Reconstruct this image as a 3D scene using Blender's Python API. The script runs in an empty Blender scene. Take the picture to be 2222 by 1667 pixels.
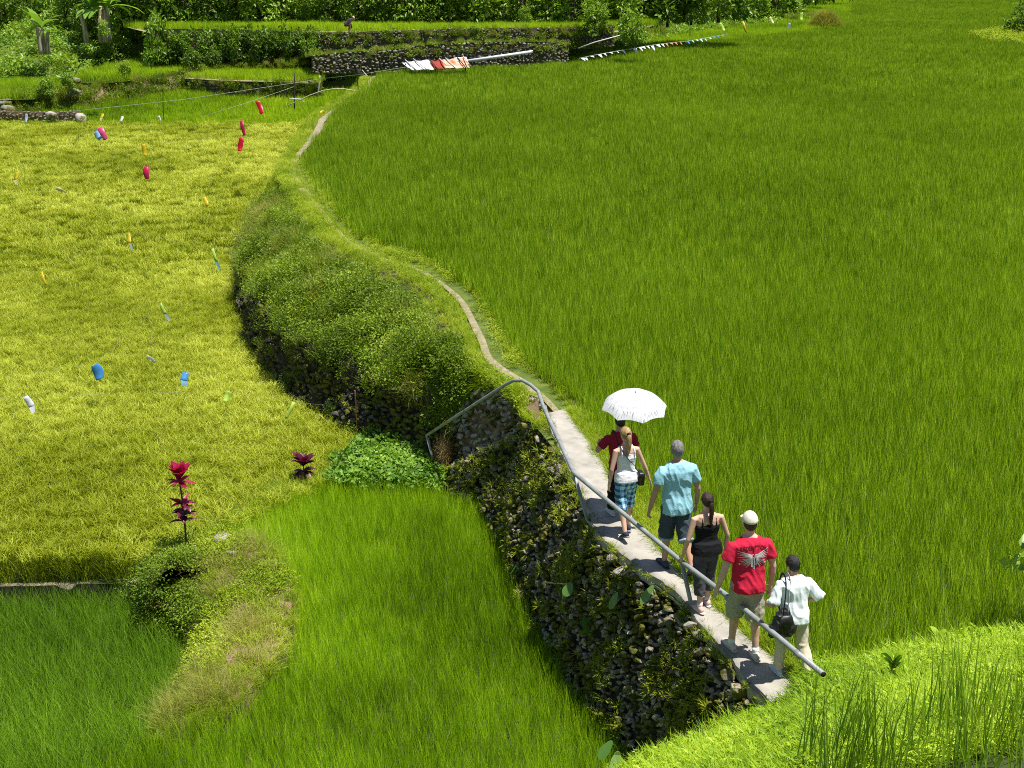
import bpy, math, random
import numpy as np
from mathutils import Vector, Matrix, noise, geometry
from mathutils.bvhtree import BVHTree

SC = bpy.context.scene
COL = SC.collection
random.seed(7)
R = np.random.default_rng(11)
PI = math.pi

# ------------------------------------------------------------------ camera
CH, PITCH, FPX = 8.0, math.radians(19.0), 2777.5
SP, CP = math.sin(PITCH), math.cos(PITCH)
cam_d = bpy.data.cameras.new('camera')
cam = bpy.data.objects.new('camera', cam_d); COL.objects.link(cam)
cam.location = (0, 0, CH); cam.rotation_euler = (PI/2 - PITCH, 0, 0)
cam_d.sensor_width = 36.0; cam_d.lens = 45.0; cam_d.clip_end = 6000; cam_d.clip_start = 0.2
SC.camera = cam

def at(px, py, z=0.0):
    """where the sight line through a photo pixel meets the level z"""
    v = (py - 833.5) / FPX; u = (px - 1111.0) / FPX
    k = (CH - z) / (SP + CP*v)
    return np.array([u*k, k*(CP - SP*v), z])
def ats(pts, z): return np.array([at(p[0], p[1], p[2] if len(p) > 2 else z) for p in pts])
def at_y(px, py, Y):
    """the point of a sight line at ground distance Y"""
    v = (py - 833.5) / FPX; u = (px - 1111.0) / FPX
    k = Y / (CP - SP*v)
    return np.array([u*k, Y, CH - k*(SP + CP*v)])

# ------------------------------------------------------------------ tags
def tag(o, label=None, cat=None, group=None, kind=None):
    if label: o['label'] = label
    if cat: o['category'] = cat
    if group: o['group'] = group
    if kind: o['kind'] = kind
    return o

# ------------------------------------------------------------------ mesh helpers
class MB:
    def __init__(s): s.v = []; s.f = {3: [], 4: []}; s.t = []; s.m = {3: [], 4: []}; s.n = 0
    def add(s, V, F, tint=0.5, mat=0):
        V = np.asarray(V, float).reshape(-1, 3); off = s.n
        s.v.append(V); s.n += len(V)
        s.t.append(np.broadcast_to(np.asarray(tint, float), (len(V),)).copy())
        for G in (F if isinstance(F, (list, tuple)) else [F]):
            G = np.asarray(G, np.int64)
            if G.size == 0: continue
            k = G.shape[1]; s.f[k].append(G + off); s.m[k].append(np.full(len(G), mat, np.int32))
        return s
    def mesh(s, name, smooth=True):
        me = bpy.data.meshes.new(name)
        V = np.concatenate(s.v) if s.v else np.zeros((0, 3)); 
        loops = []; starts = []; mats = []; c = 0
        for k in (3, 4):
            if s.f[k]:
                G = np.concatenate(s.f[k]); loops.append(G.ravel()); starts.append(c + np.arange(len(G))*k); c += G.size
                mats.append(np.concatenate(s.m[k]))
        L = np.concatenate(loops); S = np.concatenate(starts)
        me.vertices.add(len(V)); me.vertices.foreach_set('co', V.astype(np.float32).ravel())
        me.loops.add(len(L)); me.loops.foreach_set('vertex_index', L.astype(np.int32))
        me.polygons.add(len(S)); me.polygons.foreach_set('loop_start', S.astype(np.int32))
        me.polygons.foreach_set('material_index', np.concatenate(mats))
        me.update(calc_edges=True); me.validate()
        a = me.attributes.new('tint', 'FLOAT', 'POINT'); a.data.foreach_set('value', np.concatenate(s.t).astype(np.float32))
        me.polygons.foreach_set('use_smooth', [smooth]*len(me.polygons))
        return me

def link(name, me, mat=None, parent=None, loc=None):
    o = bpy.data.objects.new(name, me); COL.objects.link(o)
    for m in (mat if isinstance(mat, (list, tuple)) else [mat]):
        if m is not None and me is not None: me.materials.append(m)
    if parent is not None: o.parent = parent
    if loc is not None: o.location = loc
    return o
def build(name, mb, mat, parent=None, loc=None, smooth=True): return link(name, mb.mesh(name, smooth), mat, parent, loc)
def empty(name, loc): 
    o = bpy.data.objects.new(name, None); COL.objects.link(o); o.location = loc; o.empty_display_size = .1; return o

def grid_faces(nu, nv):
    i = np.arange(nu-1)[:, None]; j = np.arange(nv-1)[None, :]
    a = (i*nv + j).ravel()
    return np.stack([a, a+nv, a+nv+1, a+1], 1)
def norm(a): 
    a = np.asarray(a, float); return a/np.maximum(np.linalg.norm(a, axis=-1, keepdims=True), 1e-9)

def blades(rng, base, length, width, lean, az, bend, seg=3, tint=None):
    n = len(base); t = np.linspace(0, 1, seg+1)
    th = lean[:, None] + bend[:, None]*(t[None, 1:] - .5/seg)
    st = length[:, None]/seg
    dr = np.concatenate([np.zeros((n, 1)), np.cumsum(np.sin(th)*st, 1)], 1)
    dz = np.concatenate([np.zeros((n, 1)), np.cumsum(np.cos(th)*st, 1)], 1)
    ca, sa = np.cos(az)[:, None], np.sin(az)[:, None]
    C = np.stack([base[:, 0:1] + dr*ca, base[:, 1:2] + dr*sa, base[:, 2:3] + dz], -1)
    tw = az + rng.uniform(-.9, .9, n)
    side = np.stack([-np.sin(tw), np.cos(tw), np.zeros(n)], -1)[:, None, :]
    w = (width[:, None]*np.maximum(1 - t[None]**2.2, .06)*np.minimum(.6 + t[None]*2, 1))[..., None]*.5
    V = np.stack([C - side*w, C + side*w], 2).reshape(-1, 3)
    b = (np.arange(n)*(seg+1)*2)[:, None] + (np.arange(seg)*2)[None]
    b = b.ravel(); F = np.stack([b, b+1, b+3, b+2], 1)
    tint = rng.uniform(0, 1, n) if tint is None else tint
    return V, F, np.repeat(tint, (seg+1)*2)

def leaves(rng, pos, d, length, width, tint=None, fold=.25):
    """pointed folded leaves: pos base, d direction"""
    n = len(pos); d = norm(d)
    up = norm(rng.normal(0, .5, (n, 3)) + np.array([0, 0, 1.0]))
    s = norm(np.cross(d, up)); nrm = np.cross(s, d)
    L = length[:, None]; W = width[:, None]
    p0 = pos; tip = pos + d*L - nrm*L*.12
    m = pos + d*L*.45 - nrm*W*fold*.4
    l = pos + d*L*.42 + s*W*.5 + nrm*W*fold*.5; r = pos + d*L*.42 - s*W*.5 + nrm*W*fold*.5
    V = np.stack([p0, l, tip, r, m], 1).reshape(-1, 3)
    b = np.arange(n)*5
    F = np.concatenate([np.stack([b, b+4, b+1], 1), np.stack([b+1, b+4, b+2], 1), np.stack([b, b+3, b+4], 1), np.stack([b+4, b+3, b+2], 1)])
    tint = rng.uniform(0, 1, n) if tint is None else tint
    return V, F, np.repeat(tint, 5)

def frame_rings(P, n, ru, rv=None, up=(0, 0, 1)):
    P = np.asarray(P, float); k = len(P)
    T = np.zeros_like(P); T[1:-1] = P[2:] - P[:-2]; T[0] = P[1]-P[0]; T[-1] = P[-1]-P[-2]; T = norm(T)
    up = np.asarray(up, float)
    if abs(T[0] @ norm(up)) > .95: up = np.array([0, 1.0, 0]) if abs(T[0][1]) < .9 else np.array([1.0, 0, 0])
    U = norm(np.cross(up, T[0])); a = np.linspace(0, 2*PI, n, endpoint=False); rings = []
    rv = ru if rv is None else rv
    for i in range(k):
        U = norm(U - T[i]*(U @ T[i])); W = np.cross(T[i], U)
        rings.append(P[i] + np.cos(a)[:, None]*U*ru[i] + np.sin(a)[:, None]*W*rv[i])
    return rings
def rings_mesh(rings, cap=True):
    k = len(rings); n = len(rings[0]); V = np.concatenate(rings)
    i = np.arange(k-1)[:, None]*n; j = np.arange(n)[None]; jn = (j+1) % n
    Q = np.stack([(i+j).ravel(), (i+jn).ravel(), (i+n+jn).ravel(), (i+n+j).ravel()], 1)
    Fs = [Q]
    if cap:
        V = np.concatenate([V, [rings[0].mean(0)], [rings[-1].mean(0)]]); c0, c1 = k*n, k*n+1
        j = np.arange(n); jn = (j+1) % n
        Fs.append(np.stack([np.full(n, c0), jn, j], 1)); Fs.append(np.stack([np.full(n, c1), (k-1)*n+j, (k-1)*n+jn], 1))
    return V, Fs
def tube(P, r, n=10, rv=None, round_ends=False, up=(0, 0, 1)):
    P = [np.asarray(p, float) for p in P]; r = list(np.broadcast_to(r, (len(P),)).astype(float)); rv2 = list(rv) if rv is not None else list(r)
    if round_ends:
        d0 = norm(P[0]-P[1]); d1 = norm(P[-1]-P[-2]); a, b = P[0], P[-1]; r0, r1, q0, q1 = r[0], r[-1], rv2[0], rv2[-1]
        P = [a+d0*r0*.95, a+d0*r0*.7] + P + [b+d1*r1*.7, b+d1*r1*.95]
        r = [r0*.3, r0*.72] + r + [r1*.72, r1*.3]; rv2 = [q0*.3, q0*.72] + rv2 + [q1*.72, q1*.3]
    return rings_mesh(frame_rings(P, n, r, rv2, up))
def ellipsoid(c, r, nu=16, nv=10, rot=None):
    c = np.asarray(c, float); rings = []
    a = np.linspace(0, 2*PI, nu, endpoint=False)
    for t in np.linspace(-PI/2+.12, PI/2-.12, nv):
        rings.append(np.stack([np.cos(a)*math.cos(t), np.sin(a)*math.cos(t), np.full(nu, math.sin(t))], 1)*np.asarray(r))
    if rot is not None: rings = [q @ np.array(rot).T for q in rings]
    return rings_mesh([q + c for q in rings])
def box(c, s, rot=None, bev=0.0):
    s = np.asarray(s, float)/2; V = np.array([[x, y, z] for z in (-1, 1) for y in (-1, 1) for x in (-1, 1)], float)*s
    if rot is not None: V = V @ np.array(rot).T
    F = np.array([[0, 2, 3, 1], [4, 5, 7, 6], [0, 1, 5, 4], [2, 6, 7, 3], [0, 4, 6, 2], [1, 3, 7, 5]])
    return V + np.asarray(c, float), F
def smooth_line(P, n, closed=False):
    """Catmull-Rom resample"""
    P = np.asarray(P, float)
    Q = np.concatenate([[2*P[0]-P[1]], P, [2*P[-1]-P[-2]]]); out = []; k = len(P)-1
    seg = np.linalg.norm(np.diff(P, axis=0), axis=1); cum = np.concatenate([[0], np.cumsum(seg)])
    for s in np.linspace(0, cum[-1], n):
        i = min(int(np.searchsorted(cum, s, side='right'))-1, k-1); t = (s-cum[i])/max(seg[i], 1e-9)
        a, b, c, d = Q[i], Q[i+1], Q[i+2], Q[i+3]
        out.append(.5*((2*b) + (c-a)*t + (2*a-5*b+4*c-d)*t*t + (3*b-a-3*c+d)*t**3))
    return np.array(out)
def in_poly(P, poly):
    x, y = P[:, 0], P[:, 1]; r = np.zeros(len(P), bool); n = len(poly)
    for i in range(n):
        x0, y0 = poly[i][:2]; x1, y1 = poly[(i+1) % n][:2]
        if y0 == y1: continue
        c = ((y0 > y) != (y1 > y)) & (x < (x1-x0)*(y-y0)/(y1-y0) + x0); r ^= c
    return r
def poly_sheet(name, pts, z, mat):
    pts = [Vector((p[0], p[1], 0)) for p in pts]
    tri = geometry.tessellate_polygon([pts])
    mb = MB(); mb.add([[p.x, p.y, z] for p in pts], np.array(tri)); me = mb.mesh(name, False)
    if me.polygons and me.polygons[0].normal.z < 0: me.flip_normals()
    return tag(link(name, me, mat), kind='structure')

# ------------------------------------------------------------------ materials
def newmat(name):
    m = bpy.data.materials.new(name); m.use_nodes = True; nt = m.node_tree
    for n in list(nt.nodes): nt.nodes.remove(n)
    out = nt.nodes.new('ShaderNodeOutputMaterial'); return m, nt, out
def N(nt, t, **kw):
    n = nt.nodes.new(t)
    for k, v in kw.items(): setattr(n, k, v)
    return n
def ramp(nt, fac, stops):
    r = nt.nodes.new('ShaderNodeValToRGB'); e = r.color_ramp.elements
    while len(e) < len(stops): e.new(.5)
    for el, (p, c) in zip(e, stops): el.position = p; el.color = (*c, 1)
    nt.links.new(fac, r.inputs[0]); return r.outputs[0]
def math_n(nt, op, a, b=None):
    n = nt.nodes.new('ShaderNodeMath'); n.operation = op
    for i, x in enumerate((a, b)):
        if x is None: continue
        if isinstance(x, (int, float)): n.inputs[i].default_value = x
        else: nt.links.new(x, n.inputs[i])
    return n.outputs[0]
def noise_n(nt, vec, scale, detail=3, rough=.55):
    n = nt.nodes.new('ShaderNodeTexNoise'); n.inputs['Scale'].default_value = scale; n.inputs['Detail'].default_value = detail; n.inputs['Roughness'].default_value = rough
    if vec is not None: nt.links.new(vec, n.inputs['Vector'])
    return n.outputs[0]
def leafmat(name, stops, transl=.4, big=.12, spec=.25, rough=.5, w=(.55, .3, .3), tcol=(1.25, 1.2, .5)):
    """foliage: colour by blade, by plant and by slow patches over the ground"""
    m, nt, out = newmat(name)
    att = N(nt, 'ShaderNodeAttribute', attribute_name='tint'); oi = N(nt, 'ShaderNodeObjectInfo')
    nz = noise_n(nt, oi.outputs['Location'], big, 3)
    f = math_n(nt, 'MULTIPLY', att.outputs['Fac'], w[0])
    f = math_n(nt, 'ADD', f, math_n(nt, 'MULTIPLY', oi.outputs['Random'], w[1]))
    f = math_n(nt, 'ADD', f, math_n(nt, 'MULTIPLY', math_n(nt, 'SUBTRACT', nz, .5), w[2]*4))
    c = ramp(nt, f, stops)
    p = N(nt, 'ShaderNodeBsdfPrincipled'); p.inputs['Roughness'].default_value = rough; p.inputs['Specular IOR Level'].default_value = spec
    nt.links.new(c, p.inputs['Base Color'])
    tr = N(nt, 'ShaderNodeBsdfTranslucent')
    mx = N(nt, 'ShaderNodeMix', data_type='RGBA', blend_type='MULTIPLY'); mx.inputs[0].default_value = 1
    nt.links.new(c, mx.inputs[6]); mx.inputs[7].default_value = (*tcol, 1); nt.links.new(mx.outputs[2], tr.inputs[0])
    ms = N(nt, 'ShaderNodeMixShader'); ms.inputs[0].default_value = transl
    nt.links.new(p.outputs[0], ms.inputs[1]); nt.links.new(tr.outputs[0], ms.inputs[2]); nt.links.new(ms.outputs[0], out.inputs[0])
    return m
def plainmat(name, stops, scale=6, rough=.7, spec=.3, bump=.0, bscale=30, coord='Object', metal=0, use_tint=0.0, stretch=(1, 1, 1), detail=4):
    m, nt, out = newmat(name)
    tc = N(nt, 'ShaderNodeTexCoord'); mp = N(nt, 'ShaderNodeMapping'); mp.inputs['Scale'].default_value = stretch
    nt.links.new(tc.outputs[coord], mp.inputs[0])
    f = noise_n(nt, mp.outputs[0], scale, detail)
    if use_tint:
        att = N(nt, 'ShaderNodeAttribute', attribute_name='tint')
        f = math_n(nt, 'ADD', math_n(nt, 'MULTIPLY', f, 1-use_tint), math_n(nt, 'MULTIPLY', att.outputs['Fac'], use_tint))
    c = ramp(nt, f, stops)
    p = N(nt, 'ShaderNodeBsdfPrincipled'); p.inputs['Roughness'].default_value = rough; p.inputs['Specular IOR Level'].default_value = spec; p.inputs['Metallic'].default_value = metal
    nt.links.new(c, p.inputs['Base Color'])
    if bump:
        b = N(nt, 'ShaderNodeBump'); b.inputs['Strength'].default_value = bump; b.inputs['Distance'].default_value = .02
        nt.links.new(noise_n(nt, mp.outputs[0], bscale, 5, .65), b.inputs['Height']); nt.links.new(b.outputs[0], p.inputs['Normal'])
    nt.links.new(p.outputs[0], out.inputs[0]); return m
def two(c, k=.25): return [(.3, tuple(x*(1-k) for x in c)), (.7, tuple(min(x*(1+k), 1) for x in c))]

M = {}
M['rice'] = leafmat('rice_leaf', [(.0, (.03, .07, .002)), (.35, (.155, .30, .004)), (.7, (.37, .57, .012)), (1, (.78, .92, .10))], .46, .09, w=(.88, .12, .09))
M['rice_mid'] = leafmat('rice_leaf_young', [(.0, (.08, .17, .003)), (.4, (.31, .53, .010)), (.75, (.55, .76, .025)), (1, (.85, .95, .18))], .42, .3)
M['rice_bluish'] = leafmat('rice_leaf_bluish', [(.0, (.06, .14, .006)), (.5, (.20, .38, .015)), (.9, (.34, .54, .04)), (1, (.56, .68, .14))], .4, .3)  # darker, bluer leaf colour of the lower left crop
M['rice_far'] = leafmat('rice_leaf_terrace', [(.0, (.12, .22, .004)), (.4, (.28, .46, .007)), (.75, (.46, .64, .014)), (1, (.62, .72, .04))], .42, .1)
M['ripe'] = leafmat('ripening_rice_leaf', [(.0, (.055, .095, .003)), (.35, (.18, .24, .006)), (.7, (.375, .445, .016)), (1, (.72, .77, .13))], .42, .13, w=(.7, .2, .25), tcol=(1.15, 1.1, .5))
M['tall'] = leafmat('tall_rice_leaf', [(.0, (.08, .16, .010)), (.5, (.19, .34, .02)), (.85, (.32, .47, .03)), (1, (.5, .58, .12))], .35, .3)
M['bank'] = leafmat('bank_grass_leaf', [(.0, (.12, .24, .008)), (.4, (.33, .50, .018)), (.8, (.58, .72, .06)), (1, (.80, .85, .28))], .4, .5)
M['verge'] = leafmat('verge_grass_leaf', [(.0, (.16, .26, .008)), (.45, (.31, .42, .015)), (.8, (.48, .56, .05)), (1, (.6, .6, .18))], .4, .5)
M['weed'] = leafmat('slope_weed_leaf', [(.0, (.06, .10, .006)), (.4, (.20, .30, .018)), (.75, (.40, .49, .05)), (1, (.60, .62, .17))], .38, .5)
M['dry'] = leafmat('dry_grass_leaf', [(.0, (.16, .17, .03)), (.4, (.32, .33, .06)), (.75, (.46, .43, .12)), (1, (.60, .52, .24))], .35, .5)
M['leafy'] = leafmat('leafy_weed', [(.0, (.05, .095, .006)), (.45, (.17, .27, .016)), (.8, (.32, .43, .035)), (1, (.50, .57, .12))], .35, .5)
M['cover'] = leafmat('groundcover_leaf', [(.0, (.07, .17, .016)), (.45, (.19, .36, .04)), (.8, (.36, .54, .09)), (1, (.56, .66, .22))], .35, .8)
M['fern'] = leafmat('fern_leaf', [(.0, (.06, .09, .006)), (.45, (.22, .27, .014)), (.8, (.42, .46, .035)), (1, (.50, .42, .09))], .35, 1.2)
M['shrub'] = leafmat('shrub_leaf', [(.0, (.06, .12, .010)), (.5, (.18, .31, .025)), (.85, (.34, .49, .05)), (1, (.50, .60, .12))], .33, .08, spec=.4, rough=.4)
M['shrub2'] = leafmat('shrub_leaf_light', [(.0, (.09, .17, .015)), (.5, (.23, .38, .035)), (.85, (.38, .54, .07)), (1, (.52, .62, .15))], .33, .08, spec=.4, rough=.4)
M['banana'] = leafmat('banana_leaf', [(.0, (.12, .24, .02)), (.5, (.24, .42, .05)), (1, (.42, .58, .12))], .4, .1, spec=.4)
M['taro'] = leafmat('taro_leaf', [(.0, (.05, .14, .02)), (.5, (.13, .27, .05)), (1, (.30, .42, .12))], .3, .5, spec=.45, rough=.4)
M['tired'] = leafmat('ti_leaf_red', [(.0, (.12, .006, .03)), (.5, (.38, .012, .07)), (1, (.62, .06, .16))], .45, .5, spec=.5, rough=.35, tcol=(1.5, .5, .8))
M['tidark'] = leafmat('ti_leaf_dark', [(.0, (.05, .008, .02)), (.6, (.14, .02, .05)), (1, (.42, .10, .18))], .35, .5, spec=.5, rough=.35, tcol=(1.4, .6, .8))
M['straw'] = leafmat('straw', [(.0, (.22, .13, .05)), (.5, (.36, .24, .10)), (1, (.55, .41, .2))], .2, .5)
M['mud'] = plainmat('wet_mud', [(.3, (.025, .04, .008)), (.7, (.05, .07, .015))], 3, .6)
M['soil'] = plainmat('soil', [(.25, (.05, .045, .02)), (.6, (.11, .09, .045)), (.8, (.16, .13, .07))], 8, .95, bump=.6)
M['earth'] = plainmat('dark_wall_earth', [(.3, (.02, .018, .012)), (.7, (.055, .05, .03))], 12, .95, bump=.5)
M['turf'] = plainmat('turf', [(.3, (.06, .10, .015)), (.6, (.12, .16, .025)), (.8, (.2, .19, .05))], 2.5, .95, bump=.5)
M['trail'] = plainmat('trodden_earth', [(.3, (.20, .17, .10)), (.6, (.31, .265, .17)), (.8, (.40, .35, .24))], 9, .95, bump=.4, bscale=60)
M['dirt'] = plainmat('brown_dirt', [(.3, (.16, .11, .06)), (.6, (.27, .19, .11)), (.8, (.36, .28, .17))], 14, .95, bump=.5)
M['bark'] = plainmat('bark', [(.3, (.05, .035, .02)), (.7, (.14, .10, .06))], 14, .9, bump=.5, stretch=(1, 1, .2))
M['bananastem'] = plainmat('banana_stem', [(.3, (.14, .11, .06)), (.5, (.36, .29, .17)), (.7, (.62, .55, .38))], 5, .8, bump=.4, stretch=(2, 2, .3))
def stone_mat(name, moss, tintk=.5, greys=((.13, .12, .105), (.27, .25, .22), (.42, .39, .35))):
    m, nt, out = newmat(name)
    tc = N(nt, 'ShaderNodeTexCoord'); att = N(nt, 'ShaderNodeAttribute', attribute_name='tint')
    f = math_n(nt, 'ADD', math_n(nt, 'MULTIPLY', noise_n(nt, tc.outputs['Object'], 14, 6, .65), .75), math_n(nt, 'MULTIPLY', att.outputs['Fac'], .3))
    c = ramp(nt, f, [(.3, greys[0]), (.55, greys[1]), (.85, greys[2])])
    mf = ramp(nt, math_n(nt, 'ADD', noise_n(nt, tc.outputs['Object'], 2.2, 5, .7), math_n(nt, 'MULTIPLY', noise_n(nt, tc.outputs['Object'], 30, 2), .25)), [(.74-moss*.4, (0, 0, 0)), (.80-moss*.4, (1, 1, 1))])
    mc = ramp(nt, noise_n(nt, tc.outputs['Object'], 7, 3), [(.3, (.05, .06, .008)), (.55, (.13, .13, .016)), (.75, (.20, .13, .03))])
    mx = N(nt, 'ShaderNodeMix', data_type='RGBA'); nt.links.new(mf, mx.inputs[0]); nt.links.new(c, mx.inputs[6]); nt.links.new(mc, mx.inputs[7])
    p = N(nt, 'ShaderNodeBsdfPrincipled'); p.inputs['Roughness'].default_value = .88; p.inputs['Specular IOR Level'].default_value = .25
    nt.links.new(mx.outputs[2], p.inputs['Base Color'])
    b = N(nt, 'ShaderNodeBump'); b.inputs['Strength'].default_value = .7; b.inputs['Distance'].default_value = .03
    nt.links.new(noise_n(nt, tc.outputs['Object'], 22, 6, .7), b.inputs['Height']); nt.links.new(b.outputs[0], p.inputs['Normal'])
    nt.links.new(p.outputs[0], out.inputs[0]); return m
M['stone'] = stone_mat('mossy_stone', .42, greys=((.12, .10, .076), (.32, .275, .22), (.64, .585, .49)))
M['stone_dry'] = stone_mat('grey_stone', .25, greys=((.2, .175, .15), (.36, .32, .28), (.52, .48, .43)))
M['stone_shaded'] = stone_mat('shaded_wall_stone', .4, greys=((.03, .029, .028), (.075, .072, .07), (.17, .165, .155)))  # deep shade under the bank is painted into these stone colours
M['stone_far'] = stone_mat('far_wall_stone', .3, greys=((.10, .095, .08), (.26, .245, .21), (.50, .47, .41)))
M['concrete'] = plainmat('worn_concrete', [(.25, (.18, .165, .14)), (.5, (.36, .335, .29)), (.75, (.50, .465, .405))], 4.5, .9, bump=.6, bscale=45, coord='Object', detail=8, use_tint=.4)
M['steel'] = plainmat('galvanised_pipe', [(.25, (.17, .14, .11)), (.36, (.25, .26, .26)), (.6, (.33, .35, .35)), (.8, (.42, .44, .43))], 7, .55, .5, metal=.2, bump=.15, bscale=50, detail=7)
M['black'] = plainmat('black_cap', two((.012, .012, .012)), 5, .6)
def fabric(name, col, k=.08, scale=40, rough=.85, bump=.25): return plainmat(name, two(col, k), scale, rough, .2, bump=bump, bscale=60)
# ================================================================== PEOPLE
def remeshed(name, parts, voxel, smooth=6, fold=None, mat=None, parent=None):
    """unite closed shapes into one continuous surface, optionally creased like cloth"""
    mb = MB()
    for V, F in parts: mb.add(V, F)
    tmp = link('tmp', mb.mesh('tmp'))
    r = tmp.modifiers.new('r', 'REMESH'); r.mode = 'VOXEL'; r.voxel_size = voxel; r.adaptivity = 0
    if smooth: sm = tmp.modifiers.new('s', 'SMOOTH'); sm.iterations = smooth; sm.factor = .5
    dg = bpy.context.evaluated_depsgraph_get(); me = bpy.data.meshes.new_from_object(tmp.evaluated_get(dg)); me.name = name
    old = tmp.data; bpy.data.objects.remove(tmp); bpy.data.meshes.remove(old)
    n = len(me.vertices); V = np.empty(n*3, np.float32); me.vertices.foreach_get('co', V); V = V.reshape(-1, 3)
    if fold:
        Nn = np.empty(n*3, np.float32); me.vertices.foreach_get('normal', Nn); Nn = Nn.reshape(-1, 3); d = np.array([fold(v) for v in V]); V = V + Nn*d[:, None]
        me.vertices.foreach_set('co', V.astype(np.float32).ravel())
    me.polygons.foreach_set('use_smooth', [True]*len(me.polygons)); me.update()
    return link(name, me, mat, parent)
def folds(amp, seed=0, sx=9, sz=5, diag=.6):
    def f(v):
        p = Vector((v[0]*sx + seed, v[1]*sx*.8, v[2]*sz + diag*v[0]*sx)); a = 1-abs(noise.noise(p)*2.2); b = noise.noise(p*2.3 + Vector((3, 7, seed)))
        return amp*(.9*max(a, 0)**2 + .5*b - .25)
    return f
def rotx(a): c, s = math.cos(a), math.sin(a); return np.array([[1, 0, 0], [0, c, -s], [0, s, c]])
def rotz(a): c, s = math.cos(a), math.sin(a); return np.array([[c, -s, 0], [s, c, 0], [0, 0, 1]])
def lofth(sec, n=28, e=2.4):
    a = np.linspace(0, 2*PI, n, endpoint=False); ca, sa = np.cos(a), np.sin(a); rings = []
    for z, rx, ry, cy in sec:
        x = np.sign(ca)*np.abs(ca)**(2/e)*rx; y = np.sign(sa)*np.abs(sa)**(2/e)*ry; rings.append(np.stack([x, y+cy, np.full(n, z)], 1))
    return rings_mesh(rings)
MALE = [(-.13, .10, .09, -.01), (-.05, .160, .112, -.012), (.02, .163, .118, -.015), (.12, .147, .102, .0), (.22, .152, .106, .005), (.35, .176, .120, -.005), (.44, .182, .112, -.012), (.505, .160, .088, -.018), (.545, .10, .066, -.012), (.575, .062, .058, -.004)]
FEM = [(-.13, .11, .095, -.01), (-.05, .170, .118, -.018), (.02, .168, .118, -.018), (.12, .128, .094, .0), (.20, .124, .094, .004), (.33, .148, .110, .0), (.42, .152, .100, -.012), (.485, .138, .080, -.018), (.525, .085, .058, -.010), (.555, .05, .05, -.002)]
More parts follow.
